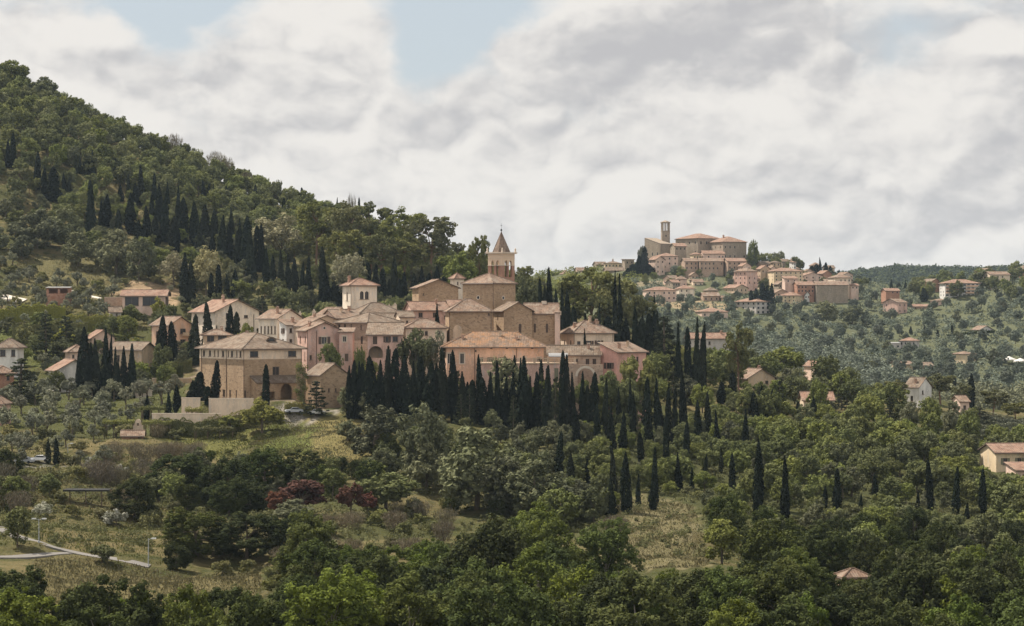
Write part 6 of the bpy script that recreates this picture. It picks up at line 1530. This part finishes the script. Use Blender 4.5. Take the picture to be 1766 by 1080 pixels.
def lamp(label, px, base, top, double=False):
    Y = hit(px, base); x = wx(px, Y); z = gz(x, Y); h = wz(top, Y)-z; t = thing('street_lamp', label, 'street lamp', (x, Y, z), 0, 'lamps along the lane')
    mb = MB(); mb.tube([(0,0,-.5),(0,0,h*.5),(0,0,h)], [.09,.07,.05], 8); mb.lathe([(.16,0),(.14,.25),(.09,.4)], (0,0,0), 8)
    for sg in ((-1, 1) if double else (1,)): mb.tube([(0,0,h-.25),(sg*.35,0,h-.02),(sg*.75,0,h)], .035, 6)
    mb.build('pole', M['car_grey'], t)
    for sg in ((-1, 1) if double else (1,)):
        m2 = MB(); m2.obox((sg*.85,0,h+.02), (.34,0,0), (0,.15,0), (0,0,.09)); m2.build('lamp_head', M['white_paint'], t)
lamp('double headed lamp post beside the curving lane', 67, 945, 895, True)
lamp('single lamp post at the lower end of the lane by the field', 256, 978, 929)
lamp('short lamp post by the dark clipped hedge', 294, 650, 639)
lamp('lamp post above the left car park', 117, 785, 765)
Y = hit(150, 872); x = wx(150, Y); z = gz(x, Y); hh = wz(844, Y)-z
t = thing('carport', 'long dark flat roofed carport on thin posts amid the slope brush', 'carport', (x, Y, z)); L = 78*K*Y/2
mb = MB(); mb.box(-L, L, -1.6, 2.2, hh-.3, hh); mb.build('roof', M['dark_roof'], t)
for sx in (-.7, -.0, .7):
    mb = MB(); mb.box(sx*L-.09, sx*L+.09, -1.3, -1.12, -.6, hh-.3); mb.build('post', M['wood'], t)
# tombs of the little hillside cemetery above the roofs
mb0 = None
for q, (px, top, wd) in enumerate(((517,536,4),(541,533,5),(551,538,4),(661,526,3),(665,525,4),(671,524,4),(676,526,3),(681,522,6))):
    Y = 706+2*(q % 3) if q < 3 else 706+3*(q % 4); x = wx(px, Y); zb = gz(x, Y)-.3; h = max(2.5, wz(top, Y)-zb); w = wd*K*Y/2
    t = thing('tomb', 'pale stone tomb with pointed top in the cemetery behind the roofs', 'tomb', (x, Y, zb), 0, 'tombs in the hillside cemetery')
    mb = MB(); mb.box(-w, w, 0, 1.4, 0, h-.9); mb.build('wall', M['ivory'], t)
    mb = MB(); mb.face([(-w-.1,-.1,h-.9),(w+.1,-.1,h-.9),(0,-.1,h)]); mb.face([(w+.1,1.5,h-.9),(-w-.1,1.5,h-.9),(0,1.5,h)]); mb.face([(w+.1,-.1,h-.9),(w+.1,1.5,h-.9),(0,1.5,h),(0,-.1,h)]); mb.face([(-w-.1,1.5,h-.9),(-w-.1,-.1,h-.9),(0,-.1,h),(0,1.5,h)])
    mb.build('gable_roof', M['trim'], t)

# ------------------------------------------------------------------ grass and undergrowth
def tufts(name, polys, n, hr, mat, label, seed):
    r = np.random.default_rng(seed); P = []; k = 0
    while len(P) < n:
        poly = polys[k % len(polys)]; k += 1; xs = [p[0] for p in poly]; ys = [p[1] for p in poly]
        for _ in range(400):
            px, Y = r.uniform(min(xs), max(xs)), r.uniform(min(ys), max(ys))
            if inside(poly, px, Y):
                x = wx(px, Y)
                if any(abs(x-a) < w_ and abs(Y-b) < w_ for a, b, w_ in ROAD): continue
                P.append((x, Y, gz(x, Y)))
    P = np.array(P[:n]); S = r.uniform(*hr, n)*(.6+.8*(np.sin(P[:, 0]*.35)*np.sin(P[:, 1]*.3)*.5+.5)); P[:, 2] += S*.45
    N = unit(np.stack([r.normal(size=n), r.normal(size=n)-.4, .5+0*S], 1))
    o = link(name, leaf_mesh(name, P, N, S*.6, np.clip(r.random(n), 0, 1), mat, .45, 1.5)); o['kind'] = 'stuff'; tag(o, label, 'grass')
L_DRY = leaf_mat('dry_grass', (.11,.10,.040), (.20,.17,.072), .2, None, .02)
L_GRASS = leaf_mat('green_grass', (.065,.07,.026), (.13,.13,.048), .2, None, .02)
tufts('dry_grass', [[(430,496),(650,500),(640,560),(430,562)],[(1035,366),(1225,366),(1195,455),(1055,466)],[(60,326),(450,326),(450,372),(60,372)],[(20,795),(210,805),(205,872),(30,872)],[(0,440),(330,440),(330,500),(0,500)]], 60000, (.16,.42), L_DRY, 'dry yellow grass on the meadow, field and clearing', 51)
tufts('green_grass', [[(-60,500),(330,500),(330,650),(-60,655)],[(300,520),(520,520),(520,570),(300,570)],[(-60,375),(320,375),(320,440),(-60,440)],[(-60,690),(330,690),(330,800),(-60,800)]], 34000, (.18,.45), L_GRASS, 'green grass in the orchards and verges', 52)
mass('undergrowth', [(-60,380),(560,385),(960,400),(1240,375),(1800,360),(1800,590),(1280,610),(960,560),(620,530),(430,500),(-60,505)], 2600, .17, (.8,2.2), L_SHR, 'low scrub between the trees of the near slopes', 53, 'undergrowth')
mass('hill_undergrowth', [(-60,830),(330,830),(600,780),(930,750),(960,860),(700,1080),(300,1120),(-60,1130)], 1300, .2, (1.,2.6), L_HOLM, 'low scrub under the trees of the hill wood', 54, 'undergrowth')
# ------------------------------------------------------------------ air, sky, sun, camera
m = bpy.data.materials.new('haze_air'); m.use_nodes = True; m.node_tree.nodes.clear(); t = NT(m.node_tree)
out = t.add('ShaderNodeOutputMaterial'); pv_ = t.add('ShaderNodeVolumePrincipled')
pv_.inputs['Color'].default_value = (.66,.82,1.0,1); pv_.inputs['Density'].default_value = HAZE; pv_.inputs['Anisotropy'].default_value = .0
t.l.new(pv_.outputs[0], out.inputs['Volume'])
mb = MB(); zlo = float(GZ.min())-1.5; zhi = float(GZ.max())+25
mb.box(-2700, 2700, -75, 6080, zlo, zhi); hz = mb.build('haze', m); hz['kind'] = 'stuff'; tag(hz, 'thin pale blue haze lying over the whole valley', 'haze')

SUN_AZ, SUN_EL = R(-58), R(56)
sd = Vector((math.sin(SUN_AZ)*math.cos(SUN_EL), math.cos(SUN_AZ)*math.cos(SUN_EL), math.sin(SUN_EL)))
L = bpy.data.lights.new('sun', 'SUN'); L.energy = SUN_E; L.angle = R(.5); L.color = (1.0,.93,.82)
so = link('sun', L); so.rotation_euler = (-sd).to_track_quat('-Z', 'Y').to_euler(); so.location = (0, 0, 600)

wd = bpy.data.worlds.new('World'); scene.world = wd; wd.use_nodes = True; wd.node_tree.nodes.clear(); t = NT(wd.node_tree)
wo = t.add('ShaderNodeOutputWorld')
sky = t.add('ShaderNodeTexSky'); sky.sky_type = 'NISHITA'; sky.sun_disc = False; sky.sun_elevation = SUN_EL; sky.sun_rotation = SUN_AZ % (2*math.pi)
sky.altitude = 300; sky.air_density = 1.0; sky.dust_density = 2.0
d = t.add('ShaderNodeTexCoord').outputs['Generated']
sp = t.add('ShaderNodeSeparateXYZ'); t.l.new(d, sp.inputs[0])
az = t.math('ARCTAN2', sp.outputs[0], sp.outputs[1]); el = t.math('ARCSINE', sp.outputs[2])
dv = t.vmath('MULTIPLY', d, (1.0, 1.0, 1.5))
warp = t.add('ShaderNodeTexNoise'); warp.inputs['Scale'].default_value = 24; warp.inputs['Detail'].default_value = 6; t.l.new(dv, warp.inputs['Vector'])
dw = t.vmath('ADD', dv, t.vmath('SCALE', t.vmath('SUBTRACT', warp.outputs['Color'], (.5,.5,.5)), .018))
def blob(px, py, sx, sy):
    a = t.math('DIVIDE', t.math('SUBTRACT', azw, (px-883)*K), sx*K); b = t.math('DIVIDE', t.math('SUBTRACT', elw, (540-py)*K), sy*K)
    return t.math('EXPONENT', t.math('MULTIPLY', t.math('ADD', t.math('MULTIPLY', a, a), t.math('MULTIPLY', b, b)), -1.0))
wsep = t.add('ShaderNodeSeparateXYZ'); t.l.new(t.vmath('SCALE', t.vmath('SUBTRACT', warp.outputs['Color'], (.5,.5,.5)), .045), wsep.inputs[0])
azw = t.math('ADD', az, wsep.outputs[0]); elw = t.math('ADD', el, wsep.outputs[2])
def total(lst):
    s = None
    for px, py, sx, sy, k in lst:
        v = t.math('MULTIPLY', blob(px, py, sx, sy), k); s = v if s is None else t.math('ADD', s, v)
    return s
def puff(vec, scale, detail=5.0, rough=.5):
    return t.math('MULTIPLY', t.math('ABSOLUTE', t.math('SUBTRACT', t.math('MULTIPLY', t.noise(vec, scale, detail, rough), 2.0), 1.0)), 2.2)
sh = t.vmath('ADD', dw, (-.0035, 0, .0075))
n_big = t.noise(dw, 10, 9, .56); n_sh = t.noise(t.vmath('ADD', dw, (-.008, 0, .020)), 10, 9, .56)
p1 = puff(dw, 13); p2 = puff(sh, 13); f1 = t.noise(dw, 60, 7, .62)
# open blue between the clouds, and the cloud heads
cover = t.math('ADD', t.math('ADD', t.math('ADD', n_big, t.math('MULTIPLY', t.math('SUBTRACT', p1, .45), .12)), t.math('MULTIPLY', t.math('SUBTRACT', f1, .5), .12)), total([
    (330,20,120,75,-.36),(250,-20,120,50,-.28),(745,60,75,110,-.30),(850,0,150,45,-.24),(1590,50,90,60,-.10),(540,0,110,110,.26),(500,130,130,80,.18),(130,110,190,80,.24),(60,60,90,50,.12),
    (890,90,60,40,.26),(1200,70,260,120,.3),(1700,110,120,90,.2),(900,330,900,150,.30),(900,480,2500,160,.45)]))
alpha = t.ramp(cover, .31, .60)
relief = t.math('ADD', t.math('MULTIPLY', t.math('SUBTRACT', n_big, n_sh), 1.3), t.math('ADD', t.math('MULTIPLY', t.math('SUBTRACT', p1, p2), 1.0), t.math('MULTIPLY', t.math('SUBTRACT', f1, .5), .12)))
tone = t.math('ADD', t.math('ADD', .71, relief), t.math('ADD', total([
    (1180,60,330,70,-.34),(1400,110,260,45,-.18),(960,170,220,60,-.16),(600,150,170,30,-.24),(1720,140,90,40,-.25),(1500,300,260,20,-.12),(1600,350,240,40,-.16),(350,130,120,40,-.08),(1240,178,240,26,.16),(1040,190,90,30,.1),
    (150,70,190,60,.18),(570,50,110,70,.16),(880,90,60,40,.18),(1700,90,90,40,.12),(200,200,300,40,.08),(1100,330,400,40,.06)]), t.math('MULTIPLY', t.math('SUBTRACT', t.noise(dw, 5, 4, .5), .5), .2)))
tone = t.ramp(tone, .12, 1.02)
cl = t.mix(tone, (.355,.351,.358), (.565,.545,.518))
# clouds on the far side of the sky are lit from the front by the sun
front = t.ramp(sp.outputs[1], .75, -.35)
up = t.ramp(sp.outputs[2], .12, .6)
gain = t.math('ADD', t.math('ADD', 1.0, t.math('MULTIPLY', front, SKY_BACK)), t.math('MULTIPLY', up, SKY_UP))
b1 = t.add('ShaderNodeBackground'); t.l.new(sky.outputs[0], b1.inputs[0]); b1.inputs[1].default_value = .075
b2 = t.add('ShaderNodeBackground'); t.l.new(cl, b2.inputs[0]); t.l.new(gain, b2.inputs[1])
b3 = t.add('ShaderNodeBackground'); b3.inputs[0].default_value = (.41,.445,.47,1); b3.inputs[1].default_value = 1.0   # thin veil in the open patches
mv = t.add('ShaderNodeMixShader'); mv.inputs[0].default_value = .75; t.l.new(b1.outputs[0], mv.inputs[1]); t.l.new(b3.outputs[0], mv.inputs[2])
mx = t.add('ShaderNodeMixShader'); t.l.new(alpha, mx.inputs[0]); t.l.new(mv.outputs[0], mx.inputs[1]); t.l.new(b2.outputs[0], mx.inputs[2])
t.l.new(mx.outputs[0], wo.inputs[0])
wd.cycles.sampling_method = 'MANUAL'; wd.cycles.sample_map_resolution = 1024

cam = bpy.data.cameras.new('camera'); cam.sensor_width = 36; cam.lens = 4154/1766*36; cam.clip_start = .5; cam.clip_end = 20000
co = link('camera', cam); co.location = (0, 0, H0); co.rotation_euler = (R(90), 0, 0); scene.camera = co
scene.view_settings.view_transform = 'Standard'; scene.view_settings.look = 'None'; scene.view_settings.exposure = EXPO; scene.view_settings.gamma = 1
scene.render.resolution_x = 1024; scene.render.resolution_y = 626
cy = scene.cycles; cy.max_bounces = 5; cy.diffuse_bounces = 3; cy.glossy_bounces = 2; cy.transmission_bounces = 2; cy.volume_bounces = 1; cy.transparent_max_bounces = 8
cy.use_adaptive_sampling = True; cy.adaptive_threshold = .02; cy.use_denoising = True
try: cy.denoiser = 'OPENIMAGEDENOISE'
except Exception: pass
print('trees', NTREE, sum(NTREE.values()))
